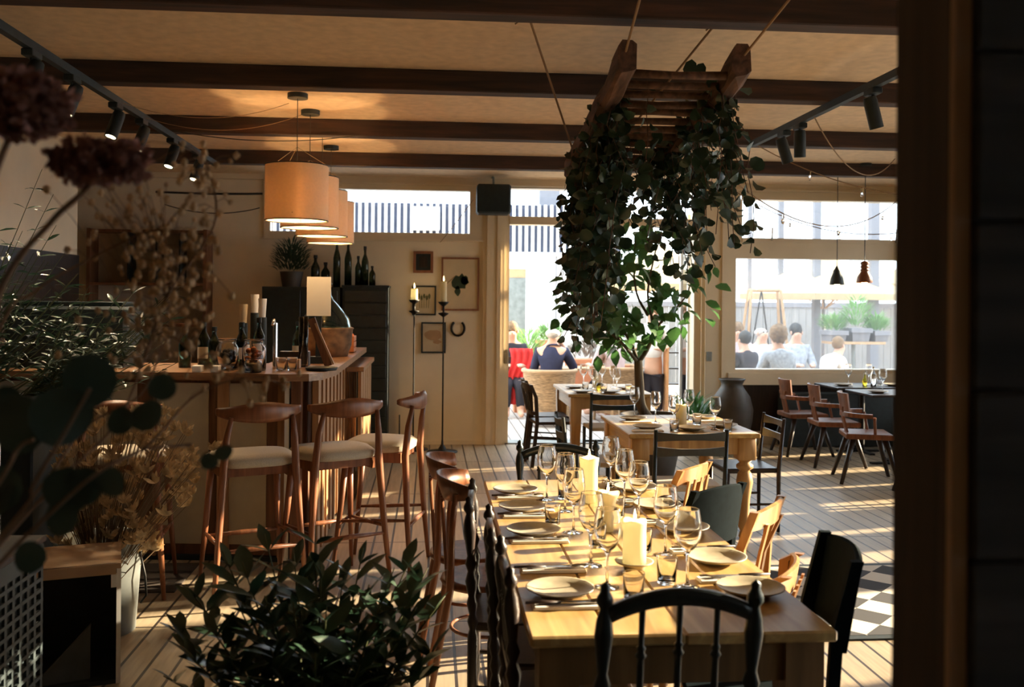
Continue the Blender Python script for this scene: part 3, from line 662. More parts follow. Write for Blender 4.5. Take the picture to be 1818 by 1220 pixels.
board_chair('honey-coloured wooden chair with V-shaped back slats, right of the long table', 'honey', .86, .38, (1.15, 3.90, 0), PI/2-.62, kind='vee')
board_chair('black panel-back chair on the right side near the far end of the long table', 'leather', .84, .34, (1.15, 4.42, 0), PI/2-.95)
board_chair('brown slat-back chair at the far right corner of the long table', 'honey', .83, .34, (1.16, 4.98, 0), PI/2-.7, kind='slats')
ladder_chair('black ladder-back chair at the near end of the middle table', H=.835, w_=.47, loc=(1.69, 6.32, 0))
ladder_chair('black ladder-back chair at the near end of the table by the door', H=.80, w_=.46, loc=(1.76, 9.24, 0))
ladder_chair('dark chair on the right side of the middle table', 'dkwood', .82, .42, (2.33, 6.98, 0), PI/2, seat='dkwood')
ladder_chair('dark chair on the left side of the middle table', 'blackm', .80, .40, (1.22, 7.25, 0), R90, seat='linen')
board_chair('dark slat-back chair on the left of the door table, nearer one', 'dkwood', .84, .38, (1.24, 9.72, 0), R90+.1, kind='slats')
board_chair('dark slat-back chair on the left of the door table, farther one', 'dkwood', .84, .38, (1.26, 10.2, 0), R90, kind='slats')
# wooden armchairs at the window tables
def window_chair(label, loc, rz):
    t = thing('wooden_armchair', label, 'chair', loc, rz)
    seatpad(MB(), .46, .40, .42, .46, .05).build('seat', 'walnut', t)
    for sx in (-1, 1):
        for sy in (-1, 1): MB().tube([(sx*.25, sy*.26, 0), (sx*.15, sy*.14, .41)], [.017, .030]).build('leg', 'dkwood', t, True)
    def band(z0, z1, r, ar, th, tilt=0):
        rings = []
        for k in range(15):
            a = -PI/2+(k/14-.5)*ar; ring = []
            for dr, z in ((-th, z0), (th, z0), (th+tilt, z1), (-th+tilt, z1)): ring.append((math.cos(a)*(r+dr), math.sin(a)*(r+dr)+.03, z))
            rings.append(ring)
        return MB().loft(rings)
    band(.66, .83, .25, 1.25, .010, .03).build('backrest', 'walnut', t, 2)
    band(.61, .65, .25, 3.0, .016).build('arm_rail', 'walnut', t, 2)
    MB().loft([[(-w2, y-.008, z), (w2, y-.008, z), (w2, y+.008, z), (-w2, y+.008, z)] for z, y, w2 in ((.44, -.17, .07), (.62, -.215, .055), (.70, -.225, .09))]).build('back_splat', 'walnut', t)
    for s in (-1, 1): MB().tube([(s*.18, .05, .44), (s*.245, .03, .62)], .014).build('arm_support', 'walnut', t)
    return t
window_chair('walnut armchair with curved backrest at the farthest window table', (4.12, 10.33, 0), R90)
window_chair('walnut armchair, second from the window corner, light on its backrest', (4.17, 9.62, 0), R90-.1)
window_chair('walnut armchair with wide arms at the nearest whole window table', (4.10, 8.72, 0), R90-.25)
window_chair('walnut armchair half hidden behind the dark post', (4.36, 7.95, 0), R90-.1)
for q, (y, lb) in enumerate(((10.45, 'small dark cafe table in the window corner'), (9.62, 'small dark cafe table in the middle of the window row'), (8.62, 'small dark cafe table nearest the dark post'))):
    t = thing('cafe_table', lb, 'table', (4.86 if q < 2 else 4.98, y, 0))
    MB().bev((-.42, -.33, .725), (.6, .33, .75), .004).build('tabletop', 'dkwood', t); MB().cyl((0, 0, .015), .035, .71, 12).build('pedestal', 'iron', t, 2)
    m = MB(); m.box((-.28, -.03, 0), (.28, .03, .02)).box((-.03, -.28, 0), (.03, .28, .02)); m.build('base', 'iron', t)
tag(MB().bev((4.1, 10.78, 0), (5.7, 11.03, .62), .01).build('window_bench', 'blackm'), 'long dark bench box under the big window', 'bench')

# ---------------- bar stools ----------------
def bar_stool(label, loc, rz):
    t = thing('bar_stool', label, 'stool', loc, rz)
    # seat pad
    rings = []
    for z, e in ((.735, .02), (.742, .0), (.775, -.004), (.795, .02), (.803, .07)):
        ring = []
        for k in range(28):
            a = 2*PI*k/28; c, s = math.cos(a), math.sin(a); sg = lambda v: math.copysign(abs(v)**.55, v)
            ring.append(((.235-e-.02*(s < 0))*sg(c), (.205-e)*sg(s), z))
        rings.append(ring)
    MB().loft(rings).build('seat', 'linen', t, True)
    m = MB()
    for s in (-1, 1): m.box((s*.175-.012, -.17, .675), (s*.175+.012, .17, .735))
    m.box((-.17, .145, .675), (.17, .17, .735)).box((-.17, -.17, .69), (.17, -.145, .735)); m.build('seat_frame', 'walnut', t)
    for s in (-1, 1):
        MB().tube([(s*.255, -.25, 0), (s*.225, -.222, .35), (s*.198, -.200, .72), (s*.185, -.215, .9), (s*.165, -.235, 1.02)], [.012, .018, .023, .019, .012], 12).build('back_leg', 'walnut', t, True)
        MB().tube([(s*.235, .235, 0), (s*.205, .195, .40), (s*.185, .165, .73)], [.011, .018, .021], 12).build('front_leg', 'walnut', t, True)
        MB().tube([(s*.228, -.225, .34), (s*.219, 0, .33), (s*.212, .2, .32)], [.008, .014, .008]).build('side_rung', 'walnut', t, True)
    MB().tube([(-.205, .20, .30), (0, .20, .30), (.205, .20, .30)], [.009, .015, .009]).build('front_rung', 'walnut', t, True)
    MB().tube([(-.228, -.228, .30), (0, -.228, .305), (.228, -.228, .30)], [.009, .015, .009]).build('back_rung', 'walnut', t, True)
    rings = []
    for k in range(25):
        u = -1+k/12; x = u*.232; y = -.265+.10*abs(u)**2.0; hz = .020+.036*(1-abs(u)**1.8); zc = 1.035+.022*u*u+.010*math.cos(u*PI); th = .011+.006*(1-u*u)
        rings.append([(x, y-th*.3, zc-hz), (x, y+th, zc-hz*.6), (x, y+th, zc+hz*.6), (x, y-th*.2, zc+hz), (x, y-th, zc+hz*.5), (x, y-th, zc-hz*.6)])
    MB().loft(rings).build('crest_rail', 'walnut', t, True)
    return t
bar_stool('walnut bar stool with cream seat, nearest the dried flowers', (-1.00, 5.50, 0), math.radians(24))
bar_stool('walnut bar stool with cream seat in the middle of the three', (-.565, 5.71, 0), math.radians(30))
bar_stool('walnut bar stool turned sideways, rightmost at the bar', (-.30, 6.02, 0), math.radians(78))
bar_stool('walnut bar stool in shadow, mostly hidden behind the dried thistles', (-1.72, 5.62, 0), math.radians(5))

# ---------------- the bar ----------------
t = thing('bar_counter', 'L-shaped wooden bar with beige panels and a slatted end', 'bar', (0, 0, 0))
def poly(pts, z0, z1):
    m = MB(); return m.loft([[(x, y, z) for x, y in pts] for z in (z0, z1)])
top = [(-3.1, 6.22), (-1.25, 6.02), (-.92, 5.92), (-.74, 5.95), (-.67, 6.06), (-.62, 6.40), (-.62, 9.4), (-1.15, 9.4), (-1.15, 6.95), (-3.1, 6.95)]
m = poly(top, 1.155, 1.20); m.build('countertop', 'counter', t)
inn = [(-3.1, 6.42), (-1.25, 6.22), (-.80, 6.15), (-.74, 6.3), (-.74, 9.3), (-1.02, 9.3), (-1.02, 6.82), (-3.1, 6.82)]
poly(inn, .03, 1.154).build('carcass', 'slatd', t)
poly([(x*1.0, y-.04) for x, y in [(-3.1, 6.42), (-1.25, 6.22), (-.80, 6.15), (-.76, 6.15), (-.76, 6.3), (-3.1, 6.5)]], 0, .03).build('kick_board', 'blackm', t)
def front(x): return 6.42-(x+3.1)*.108
for xa, xb, w_ in ((-2.95, -2.45, 'barp'), (-2.32, -1.86, 'barp'), (-1.72, -1.40, 'barp'), (-1.27, -1.03, 'barp')):
    m = MB().loft([[(xa, front(xa)-.02, z), (xb, front(xb)-.02, z), (xb, front(xb)+.01, z), (xa, front(xa)+.01, z)] for z in (.10, 1.12)]); m.build('panel', w_, t)
for x, wd, mt in ((-1.74, .02, 'barw'), (-1.335, .07, 'barw'), (-.955, .05, 'barw')):
    MB().box((x, front(x)-.06, .03), (x+wd, front(x)+.0, 1.154)).build('upright', mt, t)
MB().box((-.90, 6.05, .03), (-.872, 6.12, 1.154)).build('sunlit_gap_strip', 'white', t, label='narrow white upright strip')  # white strip stands in for a bright sunlit gap in the bar front
MB().box((-.86, 6.04, .03), (-.80, 6.14, 1.154)).build('corner_board', 'slatd', t)
for k in range(25):
    y = 6.12+.127*k; MB().box((-.739, y, .03), (-.700 if k % 2 == 0 else -.710, y+.105, 1.154)).build('slat', 'barw', t)
t = thing('side_ledge', 'lower wooden ledge at the far end of the slatted bar side', 'shelf', (0, 0, 0))
MB().bev((-.698, 8.05, 1.06), (-.55, 9.5, 1.10)).build('ledge_top', 'counter', t)
for k in range(5): MB().box((-.60, 8.08+.28*k, 0), (-.575, 8.32+.28*k, 1.06)).build('slat', 'barw', t)
# thin dark sheet over the floor at the bar foot
tag(MB().bev((-3.0, 5.52, .0), (-1.42, 6.12, .008), .003).build('floor_sheet', 'speckle'), 'thin dark sheet at the foot of the bar, left of the stools', 'mat')
# patterned rug at right
m, nt, b = nodes('checked_rug')
tc = nt.nodes.new('ShaderNodeTexCoord'); mp = nt.nodes.new('ShaderNodeMapping'); mp.inputs['Rotation'].default_value = (0, 0, PI/4)
ck = nt.nodes.new('ShaderNodeTexChecker'); ck.inputs['Scale'].default_value = 5.2; ck.inputs[1].default_value = (.62, .57, .48, 1); ck.inputs[2].default_value = (.03, .03, .035, 1)
nt.links.new(tc.outputs['Object'], mp.inputs[0]); nt.links.new(mp.outputs[0], ck.inputs[0]); nt.links.new(ck.outputs[0], b.inputs['Base Color']); b.inputs['Roughness'].default_value = .85
M['rug'] = m
t = thing('checked_rug', 'black and white diamond-patterned rug right of the long table', 'rug', (2.45, 5.15, 0))
MB().box((-.85, -.55, .001), (.85, .68, .010)).build('pile', 'rug', t); MB().box((-.88, -.60, .0), (.88, -.55, .009)).build('border', 'blackm', t); MB().box((-.88, .68, 0), (.88, .73, .009)).build('border', 'blackm', t)
# back wall cabinet
t = thing('black_cabinet', 'tall black slatted cabinet standing against the back wall', 'cabinet', (-.72, 10.86, 0))
MB().box((-.25, -.2, .05), (.25, .2, 1.80)).build('body', 'blackm', t); MB().bev((-.26, -.21, 1.80), (.26, .21, 1.825)).build('top', 'blackm', t); MB().box((-.24, -.19, 0), (.24, .19, .05)).build('plinth', 'blackm', t)
for k in range(12): MB().bev((-.23, -.214, .10+.14*k), (.23, -.2, .225+.14*k), .003).build('drawer', 'black', t)
t = thing('black_cabinet', 'wide black back-bar cabinet behind the counter, holding a potted plant', 'cabinet', (-1.42, 10.86, 0))
MB().box((-.42, -.2, .05), (.42, .2, 1.80)).build('body', 'blackm', t); MB().box((-.40, -.19, 0), (.40, .19, .05)).build('plinth', 'blackm', t)
for s in (-1, 1): d = MB().bev((min(0, s*.40)+.005, -.216, .08), (max(0, s*.40)-.005, -.2, 1.76), .003).build('door', 'black', t); MB().tube([(s*.04, -.235, .95), (s*.04, -.235, 1.1)], .006).build('handle', 'steel', d)
t = thing('back_bar_rack', 'dark open rack with upright dividers on the wall behind the dried flowers', 'rack', (-3.1, 10.92, 0))
m = MB(); 
for x in (-.62, .62): m.box((x-.02, -.15, 0), (x+.02, .15, 2.42))
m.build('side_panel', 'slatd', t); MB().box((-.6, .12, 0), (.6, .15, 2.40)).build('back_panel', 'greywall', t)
for z in (.4, .9, 1.35, 1.8, 2.38): MB().box((-.6, -.15, z), (.6, .12, z+.03)).build('shelf_board', 'slatd', t)
for x in (-.2, .1, .35): MB().box((x-.01, -.15, 1.83), (x+.01, .12, 2.38)).build('divider', 'blackm', t)

# ---------------- tableware ----------------
def prof_glass(): return [(.001, 0), (.036, 0), (.036, .002), (.012, .006), (.0045, .014), (.0038, .05), (.0038, .095), (.008, .104), (.026, .122), (.040, .150), (.0425, .172), (.040, .20), (.0343, .233), (.0338, .235), (.0332, .2355), (.0326, .235), (.0329, .233), (.0385, .20), (.041, .172), (.0385, .151), (.025, .125), (.001, .109)]
g0 = thing('wine_glass', 'x', 'glass', group=None); g0m = MB().lathe(prof_glass(), seg=28).build('bowl_and_stem', 'thinglass', g0, True)
first = {'w': g0, 't': None, 'p': None}
tb = thing('tumbler', 'x', 'glass'); MB().lathe([(.001, 0), (.028, 0), (.030, .003), (.0338, .083), (.0338, .0845), (.0331, .085), (.0324, .0845), (.0323, .083), (.0285, .008), (.001, .008)], seg=24).build('cup', 'thinglass', tb, True)
pt = thing('plate', 'x', 'plate'); MB().lathe([(.001, 0), (.055, 0), (.058, .006), (.085, .012), (.105, .022), (.106, .025), (.102, .025), (.082, .016), (.055, .010), (.001, .009)], seg=36).build('dish', 'plate', pt, True)
nk = thing('napkin', 'x', 'napkin'); MB().bev((-.11, -.03, 0), (.11, .03, .006), .002).bev((-.105, -.028, .006), (.108, .028, .010), .002).build('cloth', 'napkin', nk)
kn = thing('table_knife', 'x', 'knife'); MB().tube([(-.115, 0, .006), (-.06, 0, .006), (-.01, 0, .006)], [.006, .008, .006], 8, .7).build('handle', 'knifeh', kn, True); MB().loft([[(x, -w_, .0045), (x, w_, .0045), (x, w_, .0062), (x, -w_, .0062)] for x, w_ in ((-.012, .005), (.04, .009), (.09, .009), (.108, .002))]).build('blade', 'steel', kn)
fk = thing('table_fork', 'x', 'fork'); MB().tube([(-.095, 0, .004), (-.02, 0, .004), (.03, 0, .006), (.05, 0, .006)], [.005, .003, .003, .008], 8, .5).build('handle', 'steel', fk, True)
m = MB()
for k in range(4): m.tube([(.048, (k-1.5)*.0055, .006), (.07, (k-1.5)*.0055, .010), (.095, (k-1.5)*.0055, .008)], .0016, 5)
m.build('tines', 'steel', fk)
USED = set()
def put(src, label, x, y, z, rz=0, group=None, s=None):
    if src.name not in USED:
        USED.add(src.name); src.location = (x, y, z); src.rotation_euler[2] = rz; src['label'] = label
        if group: src['group'] = group
        if s: src.scale = (s, s, s)
        return src
    r = dup(src, label, (x, y, z), rz, group, s)
    if not s: r.scale = (1, 1, 1)
    return r
Z = .7505
ordn = ['nearest', 'second nearest', 'third nearest', 'fourth nearest', 'farthest']
yl = [2.93, 3.31, 3.70, 4.12, 4.50]
for k, y in enumerate(yl):
    o = ordn[k]
    if k != 1: put(pt, f'grey stoneware plate, {o} on the left side of the long table', .405, y, Z)
    put(nk, f'folded white napkin, {o} on the left side of the long table', .415, y-.125, Z)
    put(kn, f'dark-handled knife lying on the {o} left napkin of the long table', .40, y-.128, Z+.0105)
    put(fk, f'steel fork lying on the {o} left napkin of the long table', .43, y-.112, Z+.0105, -.12)
for k, (x, y) in enumerate([(1.0, 2.91), (1.0, 3.27), (1.0, 3.72), (1.0, 4.14), (.99, 4.54)]):
    o = ordn[k]
    put(pt, f'grey stoneware plate, {o} on the right side of the long table', x, y, Z)
    put(nk, f'folded white napkin, {o} on the right side of the long table', x-.02, y+.135, Z, PI+.05)
    put(kn, f'dark-handled knife lying on the {o} right napkin of the long table', x-.0, y+.142, Z+.0105, PI+.05)
    put(fk, f'steel fork lying on the {o} right napkin of the long table', x-.03, y+.122, Z+.0105, PI-.1)
gl = [(.82, 2.985, 'nearest of the right row of wine glasses on the long table'), (.845, 3.37, 'second wine glass in the right row of the long table'), (.86, 3.88, 'third wine glass in the right row, beyond the tumbler'), (.865, 4.20, 'fourth wine glass in the right row of the long table'), (.88, 4.60, 'farthest wine glass in the right row of the long table'),
      (.565, 3.0, 'nearest wine glass in the left row, before the near candle'), (.555, 3.25, 'second wine glass in the left row, beside the near candle'), (.565, 3.72, 'third wine glass in the left row of the long table'), (.585, 4.10, 'fourth wine glass in the left row, beside the tall candle'), (.535, 4.34, 'farthest wine glass in the left row of the long table')]
for x, y, lb in gl: put(g0, 'clear '+lb, x, y, Z, s=1.06)
tl = [(.765, 3.03, 'tumbler at the foot of the nearest right wine glass'), (.775, 3.42, 'tumbler right of the near candle'), (.62, 2.86, 'tumbler behind the arched top rail of the near chair'), (.62, 3.50, 'tumbler between the near and middle candles'), (.79, 3.98, 'tumbler right of the middle candle'), (.50, 3.86, 'tumbler by the middle plate on the left'), (.62, 4.36, 'tumbler left of the farthest candle'), (.80, 4.44, 'tumbler at the far right of the long table')]
for x, y, lb in tl: put(tb, 'clear straight '+lb, x, y, Z)
def candle(x, y, z, r, h, lb, saucer=False, wide=0):
    if saucer:
        tag(MB().lathe([(.001, 0), (.035, 0), (.037, .012), (.062, .022), (.066, .028), (.060, .028), (.040, .020), (.001, .018)], seg=32).build('saucer', 'plate', None, True, loc=(x, y, z)), 'small stoneware saucer under the near candle', 'saucer'); z += .0185
    t = thing('pillar_candle', lb, 'candle', (x, y, z)); rnd = random.Random(int(h*1000)); seg = 28
    vs = []; prof = [(.001, 0), (r, 0), (r, h*.3), (r*.98, h*.75), (r*(1+wide), h*.97), (r*(1.02+wide), h), (r*(.85+wide), h+.002), (r*.7, h-.012), (.001, h-.018)]
    m = MB().lathe(prof, seg=seg); m.v = [(px, py, pz+((.004*math.sin(3*math.atan2(py, px)+h*50)) if pz > h*.9 and math.hypot(px, py) > r*.75 else 0)) for px, py, pz in m.v]
    m.build('wax', 'wax', t, True)
    MB().tube([(0, 0, h-.02), (.001, 0, h+.004)], .0012, 6).build('wick', 'blackm', t)
    MB().lathe([(.0003, 0), (.004, .006), (.0052, .012), (.003, .024), (.0003, .036)], (.001, 0, h+.003), 12).build('flame', 'flame', t, True)
    l = bpy.data.lights.new('candle_glow', 'POINT'); l.energy = .9; l.color = (1, .62, .28); l.shadow_soft_size = .01; lo = bpy.data.objects.new('candle_glow', l); C.objects.link(lo); lo.parent = t; lo.location = (0, 0, h+.05)
candle(.695, 3.20, Z, .040, .145, 'short cream pillar candle on a saucer, nearest the camera', True)
candle(.70, 3.72, Z, .032, .155, 'cream candle with a wide melted rim, middle of the long table', wide=.45)
candle(.715, 4.26, Z, .040, .205, 'tallest cream candle with a ragged top, farthest on the long table', wide=.12)
# middle table
for k, (x, y, lb) in enumerate([(1.56, 6.78, 'near left plate on the middle table'), (1.56, 7.28, 'far left plate on the middle table'), (1.86, 6.70, 'plate before the ladder-back chair on the middle table'), (2.14, 6.86, 'near right plate on the middle table'), (2.13, 7.36, 'far right plate on the middle table')]):
    put(pt, 'grey stoneware '+lb, x, y, Z)
for x, y, lb in [(1.76, 6.80, 'wine glass nearest the left side of the middle table'), (1.70, 7.12, 'wine glass beyond the candle at the left of the middle table'), (2.04, 6.72, 'wine glass nearest at the right of the middle table'), (2.0, 7.28, 'wine glass far right on the middle table'), (1.62, 7.5, 'wine glass at the far left of the middle table')]: put(g0, 'clear '+lb, x, y, Z, s=1.0)
for x, y, lb in [(1.72, 6.64, 'tumbler at the near left of the middle table'), (1.98, 6.98, 'tumbler right of the middle table candle'), (2.10, 6.62, 'tumbler at the near right of the middle table')]: put(tb, 'clear '+lb, x, y, Z)
for x, y, lb in [(1.53, 6.64, 'near left'), (1.56, 7.13, 'far left'), (2.13, 7.18, 'right')]: put(nk, f'folded white napkin at the {lb} place of the middle table', x, y, Z)
candle(1.86, 6.98, Z, .040, .15, 'cream pillar candle in the middle of the middle table')
# door table
for x, y, lb in [(1.52, 9.52, 'near left plate on the door table'), (1.52, 10.0, 'far left plate on the door table'), (1.80, 9.50, 'plate behind the ladder-back chair on the door table'), (2.06, 9.9, 'right plate on the door table')]: put(pt, 'grey stoneware '+lb, x, y, Z)
for x, y, lb in [(1.66, 9.62, 'nearest left wine glass on the door table'), (1.70, 9.95, 'second left wine glass on the door table'), (1.66, 10.3, 'far left wine glass on the door table'), (1.90, 9.66, 'nearest right wine glass on the door table'), (1.95, 10.1, 'second right wine glass on the door table'), (1.88, 10.4, 'far right wine glass on the door table')]: put(g0, 'clear '+lb, x, y, Z, s=1)
for x, y, lb in [(1.75, 9.56, 'near tumbler on the door table'), (1.60, 9.8, 'left tumbler on the door table'), (2.0, 9.55, 'right tumbler on the door table')]: put(tb, 'clear '+lb, x, y, Z)
candle(1.76, 10.1, Z, .030, .20, 'cream pillar candle on the door table')
t = thing('oil_glass', 'small glass of yellow oil on the door table', 'glass', (1.74, 9.74, Z)); MB().lathe([(.001, 0), (.038, 0), (.045, .03), (.03, .075), (.028, .075), (.042, .03), (.036, .004), (.001, .004)], seg=20).build('cup', 'thinglass', t, True); MB().lathe([(.001, .005), (.035, .005), (.041, .03), (.036, .05), (.001, .05)], seg=20).build('oil', 'oil', t, True)
# window tables
def bottle(label, x, y, z, h=.30, r=.038, mt='bottle', cap='blackm', lab=True, grp=None, cat='bottle', neck=.35):
    t = thing('bottle', label, cat, (x, y, z), 0, grp)
    MB().lathe([(.001, 0), (r, 0), (r, h*(1-neck)*.92), (r*.75, h*(1-neck)*1.06), (r*.36, h*(1-neck)*1.22), (r*.34, h*.95), (r*.42, h*.955), (r*.42, h*.985), (.001, h*.985)], seg=20).build('body', mt, t, True)
    MB().cyl((0, 0, h*.90), r*.44, h*.10, 14).build('capsule', cap, t, 2)
    if lab: MB().lathe([(r+.0008, h*.18), (r+.0008, h*.44)], seg=16, arc=PI*1.1, a0=-PI*1.05).build('label', 'label', t, True)
    return t
k = 0
for (tx, ty, nm) in ((4.86, 10.45, 'corner window table'), (4.86, 9.62, 'middle window table'), (4.98, 8.62, 'window table by the dark post')):
    if ty > 9: 
        put(pt, f'grey plate at the left of the {nm}', tx-.26, ty-.1, .7505); put(pt, f'grey plate at the right of the {nm}', tx+.32, ty-.1, .7505)
        for dx, w_ in ((-.12, 'left'), (.12, 'right')): put(g0, f'clear wine glass on the {w_} of the {nm}', tx+dx, ty+.08, .7505, s=1)
        put(tb, f'clear tumbler on the {nm}', tx+.2, ty-.02, .7505)
        t = thing('oil_bottle', f'small bottle of yellow oil on the {nm}', 'bottle', (tx-.02, ty-.12, .7505)); MB().lathe([(.001, 0), (.025, 0), (.026, .07), (.012, .1), (.011, .13), (.001, .13)], seg=14).build('body', 'oil', t, True); MB().cyl((0, 0, .13), .012, .018, 10).build('stopper', 'steel', t)
        bottle(f'clear water bottle on the {nm}', tx+.06, ty-.16, .7505, .22, .03, 'thinglass', 'steel', False)
    else: put(pt, f'grey plate on the {nm}', tx-.2, ty, .7505)

# ---------------- things on the bar ----------------
Zc = 1.2005
def jar(label, x, y, z, r, h, fill=None, fh=.6, mat_='glass'):
    t = thing('glass_jar', label, 'jar', (x, y, z))
    MB().lathe([(.001, 0), (r*.95, 0), (r, .01), (r, h*.72), (r*.78, h*.84), (r*.76, h*.95), (r*.84, h*.96), (r*.84, h), (r*.74, h), (r*.72, h*.84), (r*.94, h*.71), (r*.94, .014), (.001, .010)], seg=28).build('body', 'thinglass', t, True)
    if fill:
        rnd = random.Random(int(x*1000)); m = MB()
        for k in range(26):
            a, q = rnd.uniform(0, 6.28), r*.58*math.sqrt(rnd.random()); m.ball((q*math.cos(a), q*math.sin(a), .04+rnd.random()*(h*fh-.04)), r*.26, 8, 6)
        o = m.build('contents', fill, t, True); o['kind'] = 'stuff'
    return t
jar('clear swing-top jar of dark fruit, left of the two jars on the bar', -1.30, 6.28, Zc, .072, .20, 'speckle')
jar('clear jar filled with orange citrus on the bar', -1.12, 6.22, Zc, .075, .20, 'orange', .75)
jar('small squat jar standing before the citrus jar', -1.10, 6.07, Zc, .055, .09, 'gyp', .5)
# demijohn
t = thing('demijohn', 'large pale blue demijohn standing in a basket on the bar', 'bottle', (-.85, 7.9, Zc), s=1.28)
t.scale = (1.38, 1.38, 1.14)
MB().lathe([(.001, .02), (.13, .02), (.145, .08), (.15, .20), (.135, .27), (.09, .34), (.045, .40), (.03, .44), (.028, .50), (.036, .505), (.036, .52), (.022, .52), (.024, .44), (.04, .395), (.085, .335), (.128, .27), (.144, .20), (.138, .08), (.12, .03), (.001, .03)], seg=36).build('body', 'blueg', t, True)
MB().lathe([(.001, 0), (.128, 0), (.150, .08), (.158, .19), (.163, .20), (.156, .205), (.152, .19), (.146, .08), (.124, .012), (.001, .012)], seg=30).build('basket', 'basket', t, True)
t = thing('orange_crate', 'small orange-brown crate at the far corner of the bar', 'crate', (-.76, 8.5, Zc))
m = MB(); 
for z in (.0, .05, .10): m.box((-.17, -.13, z), (.10, -.12, z+.043)).box((-.17, .12, z), (.10, .13, z+.043)).box((.09, -.12, z), (.10, .12, z+.043)).box((-.17, -.12, z), (-.16, .12, z+.043))
m.box((-.17, -.13, 0), (.10, .13, .008)); m.build('body', 'box', t)
m = MB(); rnd = random.Random(2)
for q in range(3):
    tag(MB().ball((0, 0, .035), .034, 12, 8).build('citrus_fruit', 'orange', None, True, loc=(-.85+.075*q, 8.5, Zc+.10)), ['left', 'middle', 'right'][q]+' orange citrus fruit lying in the crate on the bar', 'fruit', 'citrus fruit in the bar crate')
# bar taps, cups, tins, boards
t = thing('leaning_board', 'dark wooden board leaning among the bar things by the demijohn', 'board', (-.74, 6.52, Zc)); MB().cb((0, 0, .17), (.05, .02, .34), Matrix.Rotation(-.35, 4, 'Y')).build('board', 'slatd', t); MB().cb((.03, .0, .16), (.012, .03, .30), Matrix.Rotation(-.42, 4, 'Y')).build('trim', 'tan', t)
t = thing('menu_screen', 'white card standing upright behind the bar things', 'card', (-.80, 6.95, Zc)); MB().box((-.085, 0, .34), (.085, .01, .62)).build('card', 'label', t); MB().box((-.06, -.04, 0), (.06, .05, .05)).box((-.02, 0, .05), (.02, .012, .34)).build('foot', 'blackm', t)
t = thing('glass_cylinder', 'tall clear glass cylinder standing before the white card', 'vase', (-.86, 6.60, Zc)); MB().lathe([(.001, 0), (.032, 0), (.032, .34), (.029, .34), (.029, .01), (.001, .01)], seg=20).build('body', 'thinglass', t, True)
for x, y, h, lb in ((-1.26, 6.55, .30, 'dark bottle with a pale cork cap, left of the cups'), (-1.16, 6.62, .33, 'dark bottle behind the citrus jar'), (-1.43, 6.5, .27, 'dark bottle behind the dark fruit jar'), (-1.52, 6.6, .30, 'dark bottle at the left of the fruit jar'), (-1.62, 6.5, .26, 'dark bottle leaning towards the dried flowers'), (-.93, 6.85, .30, 'dark bottle left of the white card')):
    bottle(lb, x, y, Zc, h, .040, 'bottle', 'blackm', h > .29)
for x, y, z, lb in ((-1.30, 6.80, .36, 'lower stack of pale paper cups'), (-1.24, 6.90, .43, 'narrow stack of pale paper cups'), (-1.17, 6.80, .40, 'upper wide stack of pale paper cups')):
    t = thing('cup_stack', lb+' above the bar', 'cups', (x, y, Zc)); MB().cyl((0, 0, 0), .03, z-.07, 18).build('holder', 'blackm', t, 2); MB().cyl((0, 0, z-.07), .022, .13, 18, .030).build('cups', 'label' if z > .38 else 'paper', t, 2)
t = thing('syphon_tap', 'chrome tap column between the citrus jar and the board', 'tap', (-1.02, 6.42, Zc)); MB().cyl((0, 0, 0), .016, .30, 14).build('column', 'chrome', t, 2); MB().tube([(0, 0, .29), (0, -.06, .32), (0, -.11, .29)], .010, 10).build('spout', 'chrome', t, True)
for x, y, w_, h, mt, lb in ((-1.44, 6.10, .055, .04, 'label', 'small white box left of the jars, farther left one'), (-1.33, 6.09, .05, .04, 'label', 'small white box left of the jars, nearer the jars'), (-.93, 6.45, .14, .06, 'tan', 'tan box behind the open glasses'), (-.93, 6.70, .20, .10, 'dkwood', 'dark caddy behind the tan box')):
    tag(MB().bev((-w_/2, -.04, 0), (w_/2, .04, h), .003).build('small_box', mt, loc=(x, y, Zc)), lb, 'box')
for x, y, lb in ((-.95, 6.22, 'small tumbler at the front of the bar, left one'), (-.885, 6.25, 'small tumbler at the front of the bar, right one')): put(tb, lb, x, y, Zc)
t = thing('serving_tray', 'round black tray on the bar before the demijohn', 'tray', (-.70, 6.27, Zc)); MB().lathe([(.001, 0), (.095, 0), (.105, .02), (.10, .02), (.09, .006), (.001, .006)], seg=28).build('dish', 'blackm', t, True)
t = thing('coffee_machine', 'dark espresso machine behind the dried flowers on the bar', 'machine', (-2.35, 6.62, Zc)); MB().bev((-.38, -.22, .06), (.38, .2, .40), .02).build('body', 'blackm', t); MB().bev((-.36, -.2, .40), (.36, .18, .43), .005).build('cup_tray', 'black', t); MB().box((-.36, -.2, 0), (.36, .18, .06)).build('base', 'blackm', t)
for s in (-.18, .12): MB().tube([(s, -.22, .22), (s, -.30, .22), (s, -.38, .20)], .016, 8).build('group_handle', 'blackm', t)
